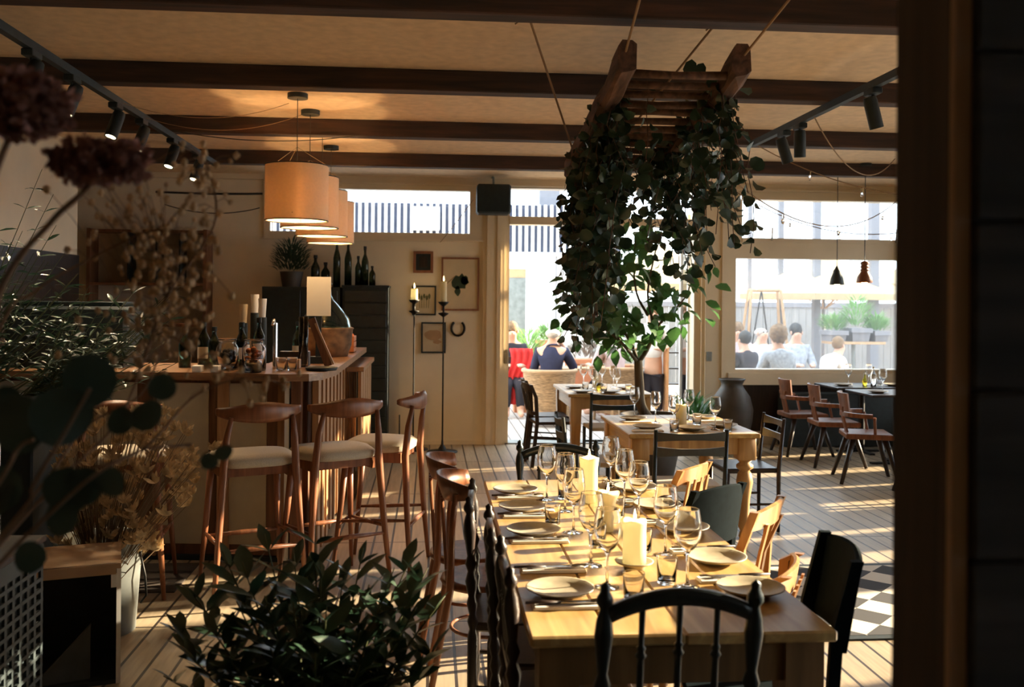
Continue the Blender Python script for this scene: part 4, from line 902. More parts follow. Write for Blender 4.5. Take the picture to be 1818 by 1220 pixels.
# bottles and plant on the cabinets
zc = 1.8255
for x, h, r, lb in ((-1.02, .55, .045, 'tallest dark bottle at the left of the black cabinet top'), (-.87, .50, .045, 'second tall dark bottle on the black cabinet'), (-.70, .33, .040, 'dark slim bottle on the black cabinet'), (-.60, .44, .045, 'tallest of the right-hand dark bottles on the black cabinet'), (-.53, .22, .040, 'short dark bottle at the right edge of the cabinet')):
    x = at({.55: 598, .50: 618, .33: 636, .44: 648, .22: 661}[h], 480, 10.86).x
    bottle(lb, x, 10.86, zc if x > -.95 else 1.8005, h, r*.9, 'bottle', 'blackm', False)
for x, h, lb in ((at(560, 480, 10.88).x, .36, 'conical dark bottle left of the tall bottles'), (at(578, 480, 10.88).x, .28, 'round-shouldered dark bottle beside the cabinet plant')): bottle(lb, x, 10.88, 1.8005, h, .05, 'bottle', 'blackm', False)
t = thing('potted_plant', 'dark bushy potted plant on the wide black cabinet', 'plant', (-1.55, 10.84, 1.8005))
MB().cyl((0, 0, 0), .10, .17, 20, .13).build('pot', 'clay', t, 2); tuft(420, .18, .36, random.Random(8), .018, .10).xf(Matrix.Translation((0, -.02, .15)) @ Matrix.Scale(.6, 4, (0, 1, 0))).build('foliage', 'leafd', t)

# ---------------- back wall decoration ----------------
def frame(px0, py0, px1, py1, fm, lb, art, fw=.022):
    a = at(px0, py0, YB); b = at(px1, py1, YB); w_, h = (b.x-a.x), (a.z-b.z); t = thing('picture_frame', lb, 'picture', ((a.x+b.x)/2, YB-.001, (a.z+b.z)/2))
    m = MB().box((-w_/2, -.03, -h/2), (w_/2, 0, -h/2+fw)).box((-w_/2, -.03, h/2-fw), (w_/2, 0, h/2)).box((-w_/2, -.03, -h/2+fw), (-w_/2+fw, 0, h/2-fw)).box((w_/2-fw, -.03, -h/2+fw), (w_/2, 0, h/2-fw)); m.build('frame', fm, t)
    MB().box((-w_/2+fw, -.012, -h/2+fw), (w_/2-fw, -.002, h/2-fw)).build('print', 'paper' if art != 'dark' else 'blackm', t)
    rnd = random.Random(len(lb)); m = MB(); y = -.014
    def blob(cx, cz, rx, rz, n=14, j=.25): 
        m.add([(cx, y, cz)]+[(cx+rx*math.cos(2*PI*k/n)*(1+rnd.uniform(-j, j)), y, cz+rz*math.sin(2*PI*k/n)*(1+rnd.uniform(-j, j))) for k in range(n)], [(0, 1+(k+1) % n, 1+k) for k in range(n)])
    if art == 'leaf':
        blob(.0, .02, .085, .09); blob(-.03, -.08, .035, .06); blob(.05, .05, .05, .05); m.build('pressed_leaf', 'leafd', t); m = MB(); m.tube([(-.05, y, .1), (-.16, y, .0)], .003, 5); m.build('leaf_stalk', 'twig', t)
    elif art == 'sprigs':
        for k in range(5): m.tube([(-.05+.025*k, y, -.09), (-.06+.03*k, y, .07)], .003, 5); blob(-.06+.03*k, .05-.02*(k % 2), .014, .03)
        m.build('pressed_sprigs', 'stem', t)
    elif art == 'shell': blob(0, .03, .10, .06, 16, .12); blob(.04, -.05, .05, .025); m.build('drawn_shape', 'tan', t)
    else: MB().bev((-.045, -.018, -.06), (.045, -.012, .06), .002).build('raised_panel', 'dkwood', t)
frame(734, 446, 769, 485, 'frameb', 'small dark box frame, topmost on the cream wall', 'dark', .03)
frame(784, 457, 850, 552, 'frameb', 'largest picture frame with a pressed dark leaf', 'leaf', .020)
frame(732, 507, 774, 560, 'blackm', 'black framed pressed sprigs behind the left wall candle', 'sprigs', .018)
frame(748, 572, 791, 627, 'blackm', 'black framed shell-like drawing, lowest on the cream wall', 'shell', .018)
q = at(813, 583, YB); m = MB().tube([(.075*math.sin(a)*1.0, 0, -.085*math.cos(a)) for a in [(-2.5+5*k/22) for k in range(23)]], .013, 8); tag(m.build('horseshoe', 'iron', None, True, loc=(q.x, YB-.013, q.z)), 'dark iron horseshoe hung on the cream wall', 'horseshoe')
def stand(px, pyc, Y, ztop, r, lb, hc):
    q = at(px, pyc, Y); t = thing('candle_stand', lb, 'candlestick', (q.x, Y, 0))
    MB().lathe([(.001, 0), (.17, 0), (.165, .012), (.05, .03), (.015, .08), (.009, .14), (.008, ztop-.2), (.009, ztop-.14)], seg=24).build('base_and_stem', 'iron', t, True)
    MB().lathe([(.006, ztop-.17), (.055, ztop-.135), (.06, ztop-.125), (.012, ztop-.115), (.012, ztop-.05), (.05, ztop-.02), (.062, ztop), (.05, ztop), (.001, ztop-.01)], seg=20).build('drip_pan', 'iron', t, True)
    c = thing('dinner_candle', lb.replace('tall black floor candlestick', 'lit white candle on the candlestick'), 'candle', (q.x, Y, ztop-.008))
    MB().cyl((0, 0, 0), r, hc, 16, r*.95).build('wax', 'wax', c, 2); MB().lathe([(.0003, 0), (.006, .01), (.007, .02), (.003, .04), (.0003, .06)], (0, 0, hc+.004), 10).build('flame', 'flame', c, True); MB().tube([(0, 0, hc-.002), (0, 0, hc+.012)], .002, 5).build('wick', 'blackm', c)
stand(735, 600, 10.72, 1.67, .040, 'tall black floor candlestick, left of the two by the wall', .13)
stand(787, 600, 10.55, 1.65, .035, 'tall black floor candlestick, right of the two by the wall', .23)
q = at(709, 760, 10.6); tag(MB().lathe([(.001, 0), (.09, 0), (.012, .03), (.008, .06), (.007, .40), (.001, .40)], seg=16).build('poker_stand', 'iron', None, True, loc=(q.x, 10.62, 0)), 'short thin black iron rod on a foot beside the black cabinet', 'stand')
# speaker
t = thing('loudspeaker', 'black loudspeaker hung above the post beside the door', 'speaker', (at(876, 355, 10.75).x, 10.75, at(876, 355, 10.75).z))
MB().bev((-.19, -.13, -.165), (.19, .13, .165), .02).build('cabinet', 'blackm', t); MB().box((-.17, -.136, -.145), (.17, -.13, .145)).build('grille', 'black', t)
MB().tube([(0, .0, .16), (0, .05, .26), (0, .30, .29)], .012).build('bracket', 'galv', t)
# big clay jug and fern
t = thing('clay_jug', 'big dark clay jug on the floor by the window post', 'vase', (3.36, 10.45, 0))
MB().lathe([(.001, 0), (.13, 0), (.17, .10), (.225, .35), (.235, .48), (.20, .62), (.13, .72), (.115, .76), (.135, .80), (.15, .815), (.135, .82), (.10, .78), (.11, .72), (.001, .60)], seg=32).build('body', 'clay', t, True)
t = thing('potted_fern', 'green leafy plant in a low pot between the door and the clay jug', 'plant', (2.95, 10.5, 0)); MB().cyl((0, 0, 0), .12, .25, 20, .15).build('pot', 'clay', t, 2); tuft(240, .20, .38, random.Random(3), .025, .17).xf(Matrix.Translation((0, 0, .22))).build('foliage', 'leafg', t)

# ---------------- drum lampshades ----------------
for n, (x, y, z, r, lb) in enumerate(((-.93, 6.72, 2.39, .215, 'nearest drum lampshade of the four over the bar, bulb glowing through'), (-.915, 7.30, 2.385, .215, 'second drum lampshade over the bar'), (-.92, 8.15, 2.38, .215, 'third drum lampshade over the bar'), (-.93, 8.95, 2.37, .215, 'farthest drum lampshade over the bar'))):
    t = thing('pendant_lamp', lb, 'lamp', (x, y, z))
    MB().lathe([(r, -.19), (r, .19)], seg=48).lathe([(r-.004, .19), (r-.004, -.19)], seg=48).build('lamp_shade', 'shade', t, True)
    for zz in (-.19, .19): MB().lathe([(r+.002, zz-.003), (r+.002, zz+.003), (r-.006, zz+.003), (r-.006, zz-.003), (r+.002, zz-.003)], seg=48).build('wire_ring', 'iron', t)
    m = MB(); m.tube([(-r, 0, -.15), (r, 0, -.15)], .003, 6).tube([(0, -r, -.15), (0, r, -.15)], .003, 6); m.build('wire_frame', 'iron', t)
    MB().tube([(0, 0, .0), (0, 0, HC-z-.03)], .003, 6).build('cord', 'cable', t)
    for a in (0, 2.1, 4.2): MB().tube([(r*math.cos(a), r*math.sin(a), .19), (0, 0, .32)], .0015, 5).build('suspension_wire', 'steel', t)
    MB().ball((0, 0, -.02), (.028, .028, .036), 14, 10).build('bulb', 'bulb', t, True); MB().cyl((0, 0, .0), .02, .06, 12).build('socket', 'blackm', t, 2)
    MB().cyl((0, 0, HC-z-.035), .07, .034, 20).build('ceiling_rose', 'blackm', t, 2)
    l = bpy.data.lights.new('bulb_light', 'POINT'); l.energy = 14 if n == 0 else 11; l.color = (1, .62, .28); l.shadow_soft_size = .03
    lo = bpy.data.objects.new('bulb_light', l); C.objects.link(lo); lo.parent = t; lo.location = (0, 0, -.075)
# small pendants at the window
for (px, y, zt, zb, r, mt, lb) in ((1486, 9.9, 2.07, 1.87, .075, 'blackm', 'small black bell pendant lamp before the window, left one'), (1535, 9.3, 2.10, 1.88, .078, 'walnut', 'small brown bell pendant lamp with ribbed neck, right one')):
    x = at(px, 480, y).x; t = thing('pendant_lamp', lb, 'lamp', (x, y, 0)); h = zt-zb
    pr = [(r*.95, zb), (r, zb+.005), (r*.85, zb+h*.35), (r*.5, zb+h*.68), (r*.55, zb+h*.72), (r*.3, zb+h*.85), (.008, zt)] if mt == 'blackm' else [(r*.95, zb), (r, zb+.005), (r*.9, zb+h*.25), (r*.5, zb+h*.5), (r*.5, zb+h*.55), (r*.62, zb+h*.58), (r*.45, zb+h*.62), (r*.45, zb+h*.68), (r*.6, zb+h*.72), (r*.45, zb+h*.77), (r*.45, zb+h*.83), (r*.6, zb+h*.88), (r*.4, zb+h*.96), (.008, zt)]
    MB().lathe(pr, seg=24).build('lamp_shade', mt, t, True); MB().tube([(0, 0, zt-.01), (0, 0, HC-.02)], .004, 6).build('cord', 'cable', t); MB().cyl((0, 0, HC-.025), .06, .025, 18).build('ceiling_rose', 'blackm', t, 2)
    MB().ball((0, 0, zb+.005), .028, 12, 8).build('bulb', 'bulb', t, True)
# ceiling tracks and spots
def spot(label, x, y, tx, ty, lit):
    t = thing('spotlight', label, 'spotlight', (x, y, 2.905))
    MB().bev((-.03, -.06, -.035), (.03, .06, .0), .004).build('adapter', 'blackm', t); MB().tube([(0, 0, -.03), (0, 0, -.10)], .009, 8).build('arm', 'blackm', t)
    m4 = Matrix.Translation((0, 0, -.13)) @ Matrix.Rotation(ty, 4, 'X') @ Matrix.Rotation(tx, 4, 'Y')
    MB().lathe([(.001, .09), (.035, .085), (.04, .06), (.04, -.10), (.034, -.10), (.03, -.07), (.001, -.07)], seg=20).xf(m4).build('can', 'blackm', t, 2)
    if lit:
        MB().cyl((0, 0, -.096), .031, .004, 16).xf(m4).build('lens', 'wbulb', t)
        l = bpy.data.lights.new('spot_beam', 'SPOT'); l.energy = 45; l.color = (1, .78, .50); l.spot_size = 1.5; l.spot_blend = .6; l.shadow_soft_size = .03
        lo = bpy.data.objects.new('spot_beam', l); C.objects.link(lo); lo.parent = t; lo.matrix_local = m4 @ Matrix.Translation((0, 0, -.105))
M['wbulb'] = emit('spot_lens', (1, .85, .5), 5)
struct(MB().box((-2.05, 1.0, 2.906), (-2.01, 9.2, 2.95)).build('ceiling_track', 'blackm')); struct(MB().box((2.52, 1.0, 2.906), (2.56, 7.45, 2.95)).build('ceiling_track', 'blackm'))
for y, lit, lb in ((5.05, 0, 'leftmost spotlight on the left track, at the edge above the hydrangea'), (5.6, 1, 'lit spotlight on the left track right of the top hydrangea'), (6.35, 1, 'third spotlight on the left track from the front'), (6.9, 1, 'fourth spotlight on the left track, hanging lowest'), (7.7, 1, 'fifth spotlight on the left track behind the seed heads'), (8.5, 1, 'farthest spotlight on the left track')):
    spot('black '+lb, -2.03, y, .2, -.35, lit)
for y, tx, lb in ((5.35, -.3, 'spotlight on the right track nearest the dark post'), (6.45, -.05, 'middle spotlight of three on the right track'), (6.75, -.35, 'farthest spotlight on the right track')):
    spot('black '+lb, 2.54, y, tx, .1, 0)
# ---------------- hanging driftwood ladder ----------------
xa, xb, ya, yb, za, zb = .87, 1.40, 4.28, 5.95, 2.72, 2.50
def LP(x, y, dz=0): return Vector((x, y, za+(zb-za)*(y-ya)/(yb-ya)+dz))
t = thing('driftwood_ladder', 'driftwood ladder hung flat from the ceiling on ropes', 'ladder', (0, 0, 0))
rnd = random.Random(5)
for x, e in ((xa, 1), (xb, -1)):
    rings = []
    for k in range(15):
        y = ya-.03+(yb-ya+.06)*k/14; c = LP(x+rnd.uniform(-.006, .006), y, .0); hw, hh = .042, .058
        if k < 2: hh *= 1.25; c.z += .02*(2-k)
        if k == 0: c.y += .0
        rings.append([(c.x+u*hw*(1+rnd.uniform(-.12, .12)), c.y, c.z+v*hh*(1+rnd.uniform(-.12, .12))) for u, v in ((-1, -.7), (-.6, -1), (.6, -1), (1, -.7), (1, .7), (.6, 1), (-.6, 1), (-1, .7))])
    MB().loft(rings).build('side_rail', 'drift', t)
for k in range(12):
    y = ya+.07+k*.135; p = LP(xa+.02, y); q = LP(xb-.02, y+rnd.uniform(-.01, .01)); MB().tube([p, (p+q)/2+Vector((0, 0, rnd.uniform(-.006, .006))), q], [.021, .018, .021], 8).build('rung', 'drift', t, True)
for n, (x, y, tx, ty, lb) in enumerate(((xa, ya+.08, .80, 3.2, 'rope from the near left end of the ladder, leaving the top of the picture'), (xb, ya+.08, 1.52, 3.2, 'rope from the near right end of the ladder, leaving the top of the picture'), (xa, yb-.12, .44, 4.455, 'rope from the far left end of the ladder to the front beam'), (1.10, yb-.5, 1.35, 4.455, 'short rope behind the rungs up to the front beam'))):
    p = LP(x, y, .045); e = Vector((tx, ty if n < 2 else ty, HC-.002 if n < 2 else 3.0))
    t = thing('hanging_rope', lb, 'rope', p); m = MB().tube([(0, 0, 0), e-p], .006, 6); m.build('cord', 'rope', t)
    k = MB().ball((0, 0, 0), .016, 8, 6).tube([(0, 0, 0), (-.05, .0, .015)], .004, 5); k.build('knot', 'rope', t)
    if n > 1: MB().ball(e-p, .014, 8, 6).tube([e-p, e-p+Vector((-.06, 0, -.05))], .004, 5).build('knot', 'rope', t)

# ---------------- trailing vine on the ladder ----------------
t = thing('trailing_vine', 'dense dark trailing vine hanging from the driftwood ladder', 'plant', (0, 0, 0))
rnd = random.Random(21); m = MB(); st = MB()
def dens(px):   # depth to which strands fall across the width (picture-left to right)
    return px
for k in range(150):
    u = rnd.random(); y = ya+.15+(yb-ya-.2)*rnd.random()
    side = rnd.random()
    if side < .52: x = xa+.045+rnd.gauss(.0, .04); L = rnd.uniform(.45, 1.22); y = ya+.35+(yb-ya-.4)*rnd.random()
    elif side < .86: x = xb+rnd.gauss(.0, .05); L = rnd.uniform(.3, .85)
    else: x = rnd.uniform(xa, xb); L = rnd.uniform(.25, .7); y = rnd.uniform(ya+.95, yb)
    p = LP(x, y, .05); pts = [p]
    for s in range(6): pts.append(p+Vector((rnd.gauss(0, .02)+(x-1.1)*.06*s, rnd.gauss(0, .02), -L*(s+1)/6)))
    st.tube(pts, .0022, 4)
    nl = int(L/.052)
    for i in range(nl):
        s = (i+rnd.random())/nl*5.99; a = pts[int(s)].lerp(pts[int(s)+1], s % 1)
        ang = rnd.uniform(0, 2*PI); d = Vector((math.cos(ang), math.sin(ang), rnd.uniform(-1.3, -.2))); nn = Vector((rnd.gauss(0, .7), rnd.gauss(0, .7)-.3, rnd.random()))
        sz = rnd.uniform(.05, .09); m.disc(a+d.normalized()*.012, d, nn, sz, sz*rnd.uniform(.72, .95), 8, .5)
for k in range(160):   # mass on top of the rails
    x = rnd.choice((xa+.06, xb+.03))+rnd.gauss(.0, .04); y = rnd.uniform(ya+.45, yb); a = LP(x, y, rnd.uniform(-.02, .09)); d = Vector((rnd.gauss(0, 1), rnd.gauss(0, 1), rnd.gauss(-.3, .6)))
    sz = rnd.uniform(.045, .08); m.disc(a, d, (rnd.gauss(0, 1), rnd.gauss(0, 1), .5), sz, sz*.85, 8, .5)
m.disc(LP(1.19, ya+.08, -.015), (0.05, 0, 1), (0, -1, 0), .09, .07, 8, .4).disc(LP(1.22, ya+.08, -.015), (.4, 0, 1), (0, -1, .2), .08, .06, 8, .4)
m.build('foliage', 'leafd', t, True); st.build('stems', 'drift', t)

# ---------------- tree in pot ----------------
tx, ty = 2.02, 8.62
t = thing('potted_tree', 'broad-leaved tree with a forked pale trunk between the tables', 'tree', (tx, ty, 0))
MB().lathe([(.001, 0), (.19, 0), (.25, .30), (.27, .58), (.285, .60), (.285, .64), (.26, .64), (.25, .58), (.001, .56)], seg=28).build('pot', 'clay', t, True); MB().cyl((0, 0, .555), .25, .02, 20).build('soil', 'speckle', t)
def tp(px, py, dy=0): return at(px, py, ty+dy)-Vector((tx, ty, 0))
tr = MB().tube(curve([(0, 0, .56), tp(1138, 720), tp(1135, 680), tp(1133, 640)], 5), [.05-.0008*k for k in range(16)], 10); tr.build('trunk', 'bark', t, True)
br = MB(); ends = []
for pts, r0 in (([tp(1133, 645), tp(1105, 610, -.1), tp(1075, 585, -.15), tp(1040, 560, -.2), tp(1022, 530, -.2)], .018), ([tp(1133, 645), tp(1118, 605, .05), tp(1098, 575, .1), tp(1085, 530, .1), tp(1080, 480, .1)], .020), ([tp(1133, 645), tp(1152, 615), tp(1160, 580), tp(1150, 520), tp(1165, 440)], .024), ([tp(1158, 590), tp(1185, 560, -.1), tp(1215, 530, -.15), tp(1235, 480, -.1)], .014), ([tp(1150, 560), tp(1130, 520, .1), tp(1125, 460, .1), tp(1130, 420, .1)], .014), ([tp(1105, 610, -.1), tp(1090, 590, -.2), tp(1060, 580, -.3)], .010)):
    c = curve(pts, 4); br.tube(c, [r0*(1-.75*k/(len(c)-1)) for k in range(len(c))], 7); ends += c[len(c)//3:]
br.build('branches', 'bark', t, True)
rnd = random.Random(31); m = MB()
for k in range(330):
    c = rnd.choice(ends); a = c+Vector((rnd.gauss(0, .11), rnd.gauss(0, .13), rnd.gauss(.05, .11)))
    d = Vector((rnd.gauss(0, 1), rnd.gauss(0, 1), rnd.gauss(-.5, .5))); L = rnd.uniform(.10, .19); m.leaf(a, d, L, L*rnd.uniform(.55, .75), up=(rnd.gauss(0, .5), rnd.gauss(0, .5), 1), droop=.3)
m.build('foliage', 'leafg', t, True)

# ---------------- string lights and cables ----------------
def string(lb, p0, p1, sag, bulbs=0, r=.004, mt='cablel', cat='cable', nm='string_light'):
    a = arc(p0, p1, sag, 20); t = thing(nm, lb, cat, p0); o = Vector(p0); MB().tube([q-o for q in a], r, 5).build('cord', mt, t)
    for k in range(bulbs):
        c = a[int((k+1)*20/(bulbs+1))]-o; MB().tube([c, c-Vector((0, 0, .035))], .009, 6).ball(c-Vector((0, 0, .055)), (.014, .014, .022), 8, 6).build('bulb', 'thinglass', t)
zw = 2.945
string('string of small bulbs sagging lowest across the top of the big window', (2.75, 9.3, zw), (5.6, 8.2, zw), .62, 6, .0045, 'rope', cat='string light')
string('string of small bulbs, upper one across the big window', (2.56, 7.4, zw-.03), (5.6, 7.7, zw), .38, 5, .0045, 'rope', cat='string light')
string('bare cable crossing from the right track to the post', (2.54, 6.2, zw-.04), (4.0, 8.0, zw-.02), .25, 0, .0045, 'rope')
string('long thin cable from the vine to the window', (1.75, 5.9, 2.55), (4.9, 9.3, zw), .45, 3, .0045, 'rope')
string('dark cable sagging along the front beam at the top left', (-1.85, 4.25, 3.03), (-.7, 4.3, 3.03), .05, 0, .006, 'cable')
string('dark cable looping under the third beam near the lamps', (-2.0, 7.55, 2.948), (-.6, 7.6, 2.948), .06, 0, .004, 'cable')
string('thin lamp cable slanting to the nearest lampshade rose', (-1.01, 6.86, 3.04), (-2.0, 6.4, 2.92), .10, 0, .002)
string('thin lamp cable slanting to the second lampshade rose', (-.98, 7.28, 3.04), (-2.0, 6.9, 2.92), .10, 0, .002)
string('cord slanting across the clerestory window', (.47, 10.98, 2.82), (.1, 11.0, 2.33), .01, 0, .004)
string('dark cable run along the wall left of the lamps', (-3.1, 11.09, 2.86), (-1.92, 11.09, 2.86), .01, 0, .012, 'cable')
string('loose dark cable hanging left of the lamps', (-3.0, 11.097, 2.72), (-1.95, 11.097, 2.70), .08, 0, .005, 'cable')

# ---------------- bay shrub in the foreground ----------------
bx, by = -.33, 2.95
t = thing('bay_shrub', 'dark leafy bay shrub in the foreground before the bar stools', 'plant', (bx, by, 0))
MB().lathe([(.001, 0), (.17, 0), (.22, .26), (.235, .27), (.235, .30), (.21, .30), (.20, .26), (.001, .25)], seg=28).build('pot', 'clay', t, True)
rnd = random.Random(77); m = MB(); st = MB()
tips = [(300, 1110, 0), (330, 1050, .1), (395, 990, 0), (430, 1010, -.1), (470, 960, .1), (520, 985, 0), (560, 945, .05), (570, 1010, -.1), (610, 1030, .1), (645, 985, .1), (655, 1050, 0), (700, 1020, -.1), (730, 1000, .1), (760, 1020, 0), (790, 1070, .05), (740, 1090, -.1), (780, 1150, 0), (690, 1100, 0), (640, 1120, -.2), (580, 1090, -.2), (520, 1080, -.15), (470, 1070, -.15), (420, 1080, .0), (370, 1110, -.1), (330, 1160, -.1), (400, 1160, -.2), (480, 1150, -.2), (560, 1160, -.25), (640, 1180, -.2), (720, 1170, -.1), (545, 1035, .1), (600, 1140, 0), (500, 1200, -.2), (440, 1200, -.1), (290, 1200, 0), (360, 1195, 0), (680, 1205, -.1), (760, 1195, -.1), (590, 1195, 0), (535, 1110, .1)]
for px, py, dy in tips:
    e = at(px, py-(12 if py < 1100 else 0), by+dy)-Vector((bx, by, 0)); b0 = Vector((e.x*.25, e.y*.25, .26)); c = curve([b0, Vector((e.x*.55, e.y*.7, .26+(e.z-.26)*.5)), e], 6); st.tube(c, [.006*(1-.7*k/(len(c)-1)) for k in range(len(c))], 6)
    n = rnd.randint(11, 15)
    for i in range(n):
        f = .30+.70*((i+.5)/n)**.6; q = c[min(int(f*(len(c)-1)), len(c)-1)]; ang = i*2.4+rnd.random(); up = .35+1.2*max(0, f-.8)*5*rnd.random()
        d = Vector((math.cos(ang), math.sin(ang), .35+up*rnd.uniform(.4, 1.3))); L = rnd.uniform(.10, .15)*(1.0 if f < .93 else .75); m.leaf(q, d, L, L*rnd.uniform(.30, .40), up=(rnd.gauss(0, .25), rnd.gauss(0, .25), 1), droop=.12)
m.build('foliage', 'olive', t, True); st.build('stems', 'stem', t, True)

# ---------------- left foreground ----------------
# wooden crate on its side, bucket, perforated metal cabinet
t = thing('wooden_crate', 'dark open-fronted crate with a cream painted rim, at the lower left', 'crate', (-1.315, 4.24, 0), math.radians(17.5))
W_, Hc, D_ = -.42, .515, .40
MB().box((W_, 0, Hc-.022), (0, D_, Hc)).box((W_, -.004, Hc-.045), (-.02, .012, Hc)).build('top_board', 'tan', t)
MB().box((-.018, 0, 0), (0, D_, Hc-.022)).box((-.04, -.006, Hc-.10), (-.018, .01, Hc-.045)).build('right_board', 'white', t, label='white painted board edge'); MB().box((W_, 0, 0), (W_+.018, D_, Hc-.022)).build('left_board', 'tan', t); MB().box((W_+.018, D_-.02, 0), (-.018, D_, Hc-.022)).build('back_board', 'blackm', t); MB().box((W_+.018, 0, 0), (-.018, D_-.02, .018)).build('bottom_board', 'blackm', t)
tag(MB().add([(-.34, .02, .019), (-.12, .04, .019), (-.12, .04, .25), (-.34, .05, .019), (-.12, .07, .019), (-.12, .07, .25)], [(0, 1, 2), (3, 5, 4), (0, 2, 5, 3), (1, 4, 5, 2), (0, 3, 4, 1)]).build('slate_offcut', 'slate', None, loc=(-1.315, 4.24, 0), rz=math.radians(17.5)), 'triangular grey slate piece leaning inside the dark crate', 'slate')
t = thing('metal_bucket', 'galvanised bucket of dried thistles behind the crate', 'bucket', (-1.63, 4.92, 0))
MB().lathe([(.001, 0), (.17, 0), (.20, .44), (.212, .45), (.212, .465), (.19, .465), (.165, .02), (.001, .02)], seg=30).build('body', 'galv', t, True); MB().tube([(.205, -.04, .40), (.235, -.05, .28), (.235, -.03, .18), (.205, -.02, .14)], .006, 6).build('handle', 'iron', t, True)
t = thing('perforated_cabinet', 'grey perforated metal cabinet at the left edge', 'cabinet', (0, 0, 0))
xr_ = -1.46; m = MB().box((-2.1, 2.4, .0), (xr_-.03, 3.78, .72)); m.build('body', 'blackm', t)
ny, nz = 22, 17; gy, gz = 1.36/ny, .70/nz; m = MB()
for i in range(nz+1): z = .01+gz*i; m.box((xr_-.012, 2.40, z-.007), (xr_, 3.78, z+.007))
for j in range(ny+1): y = 2.41+gy*j; m.box((xr_-.011, y-.010, .01), (xr_-.001, y+.010, .72))
m.build('perforated_side', 'dgalv', t); MB().bev((-2.1, 2.38, .72), (xr_+.004, 3.80, .745)).build('top', 'dkwood', t); MB().box((xr_-.012, 2.4, .655), (xr_+.001, 3.78, .72)).build('top_band', 'dgalv', t)
for k, (x, y) in enumerate(((-1.62, 3.60), (-1.56, 3.35), (-1.70, 3.40), (-1.55, 3.12), (-1.66, 3.15))): put(tb, ['clear tumbler at the far right of the metal cabinet top', 'clear tumbler in the middle row of the metal cabinet', 'clear tumbler at the back of the metal cabinet', 'clear tumbler nearest the camera on the metal cabinet', 'clear tumbler behind the nearest one on the metal cabinet'][k], x, y, .7455, s=1.2)
t = thing('glass_shelf_unit', 'raised glass shelf carrying a vase at the left edge of the picture', 'shelf', (-1.78, 3.50, .7455))
for x in (-.22, .22):
    for y in (-.12, .12): MB().tube([(x, y, 0), (x, y, .50)], .008).build('post', 'steel', t)
MB().box((-.25, -.15, .50), (.25, .15, .508)).build('shelf_board', 'thinglass', t)
t = thing('glass_vase', 'clear cylindrical vase on the raised glass shelf', 'vase', (-1.60, 3.50, 1.2541)); MB().lathe([(.001, 0), (.042, 0), (.045, .004), (.045, .17), (.041, .17), (.041, .012), (.001, .012)], seg=26).build('body', 'thinglass', t, True); MB().cyl((0, 0, .013), .040, .05, 22).build('water', 'water', t, True)
t = thing('glass_cake_stand', 'clear glass stand at the far left of the raised shelf', 'stand', (-1.78, 3.50, 1.2541)); MB().lathe([(.001, 0), (.05, 0), (.012, .02), (.010, .16), (.03, .19), (.12, .20), (.12, .207), (.001, .205)], seg=28).build('body', 'thinglass', t, True)

# dried thistles in the bucket
def stems_plant(name, label, cat, base, tips, headf, stemm, headm, r0=.003, seed=1, hname='flower_heads'):
    t = thing(name, label, cat, base); rnd = random.Random(seed); st = MB(); hd = MB(); B = Vector(base)
    for e in tips:
        e = Vector(e)-B; c = curve([Vector((rnd.gauss(0, .02), rnd.gauss(0, .02), 0)), Vector((e.x*.35, e.y*.35, e.z*.5)), e], 5); st.tube(c, [r0*(1-.5*k/(len(c)-1)) for k in range(len(c))], 5); headf(hd, e, (c[-1]-c[-3]).normalized(), rnd)
    st.build('stems', stemm, t); hd.build(hname, headm, t, False); return t
def thistle(m, e, d, rnd):
    for k in range(11):
        v = Vector((rnd.gauss(0, .7), rnd.gauss(0, .7), rnd.uniform(.2, 1)))+d*.6; m.leaf(e, v, rnd.uniform(.04, .07), .017, up=(0, -1, 0), droop=-.2)
rnd = random.Random(9); tips = []
for k in range(210):
    px = rnd.uniform(100, 345); py = rnd.uniform(735, 985)
    if px > 300 and py < 800: py = rnd.uniform(760, 900)
    if px > 280 and py > 920: px -= 60
    tips.append(at(px, py, 4.86+rnd.uniform(-.25, .2)))
tips += [at(325, 770, 4.6), at(305, 740, 4.7), at(375, 800, 4.5), at(350, 830, 4.5), at(340, 880, 4.6)]
stems_plant('dried_thistles', 'big bunch of dried golden brown thistles in the bucket', 'dried flowers', (-1.63, 4.92, .03), tips, thistle, 'drystem', 'thist', .003, 3)
# dark olive bushes behind
def bush(label, x, y, z0, pts, seed, L=(.06, .10), wr=.22, n=15, gm='olive', rr=.0045):
    t = thing('olive_bush', label, 'plant', (x, y, z0)); rnd = random.Random(seed); st = MB(); m = MB(); B = Vector((x, y, z0))
    MB().cyl((0, 0, 0), .10, .20, 20, .13).build('pot', 'clay', t, 2)
    for e in pts:
        e = Vector(e)-B; c = curve([Vector((rnd.gauss(0, .03), rnd.gauss(0, .03), .18)), Vector((e.x*.55, e.y*.55, e.z*.55)), e], 6); st.tube(c, [rr*(1-.7*k/(len(c)-1)) for k in range(len(c))], 5)
        for i in range(n):
            f = .3+.7*(i+.5)/n; q = c[min(int(f*(len(c)-1)), len(c)-1)]; a = i*2.2+rnd.random()*1.5; d = Vector((math.cos(a), math.sin(a)*.8, rnd.uniform(-.1, .9))); l = rnd.uniform(*L); m.leaf(q, d, l, l*wr, up=(rnd.gauss(0, .4), rnd.gauss(0, .4), 1))
    m.build('foliage', gm, t); st.build('stems', 'stem', t)
tag(MB().bev((-2.95, 4.9, 0), (-1.95, 5.35, .95), .01).build('sideboard', 'blackm'), 'black sideboard under the olive bushes at left', 'sideboard')
rnd = random.Random(14)
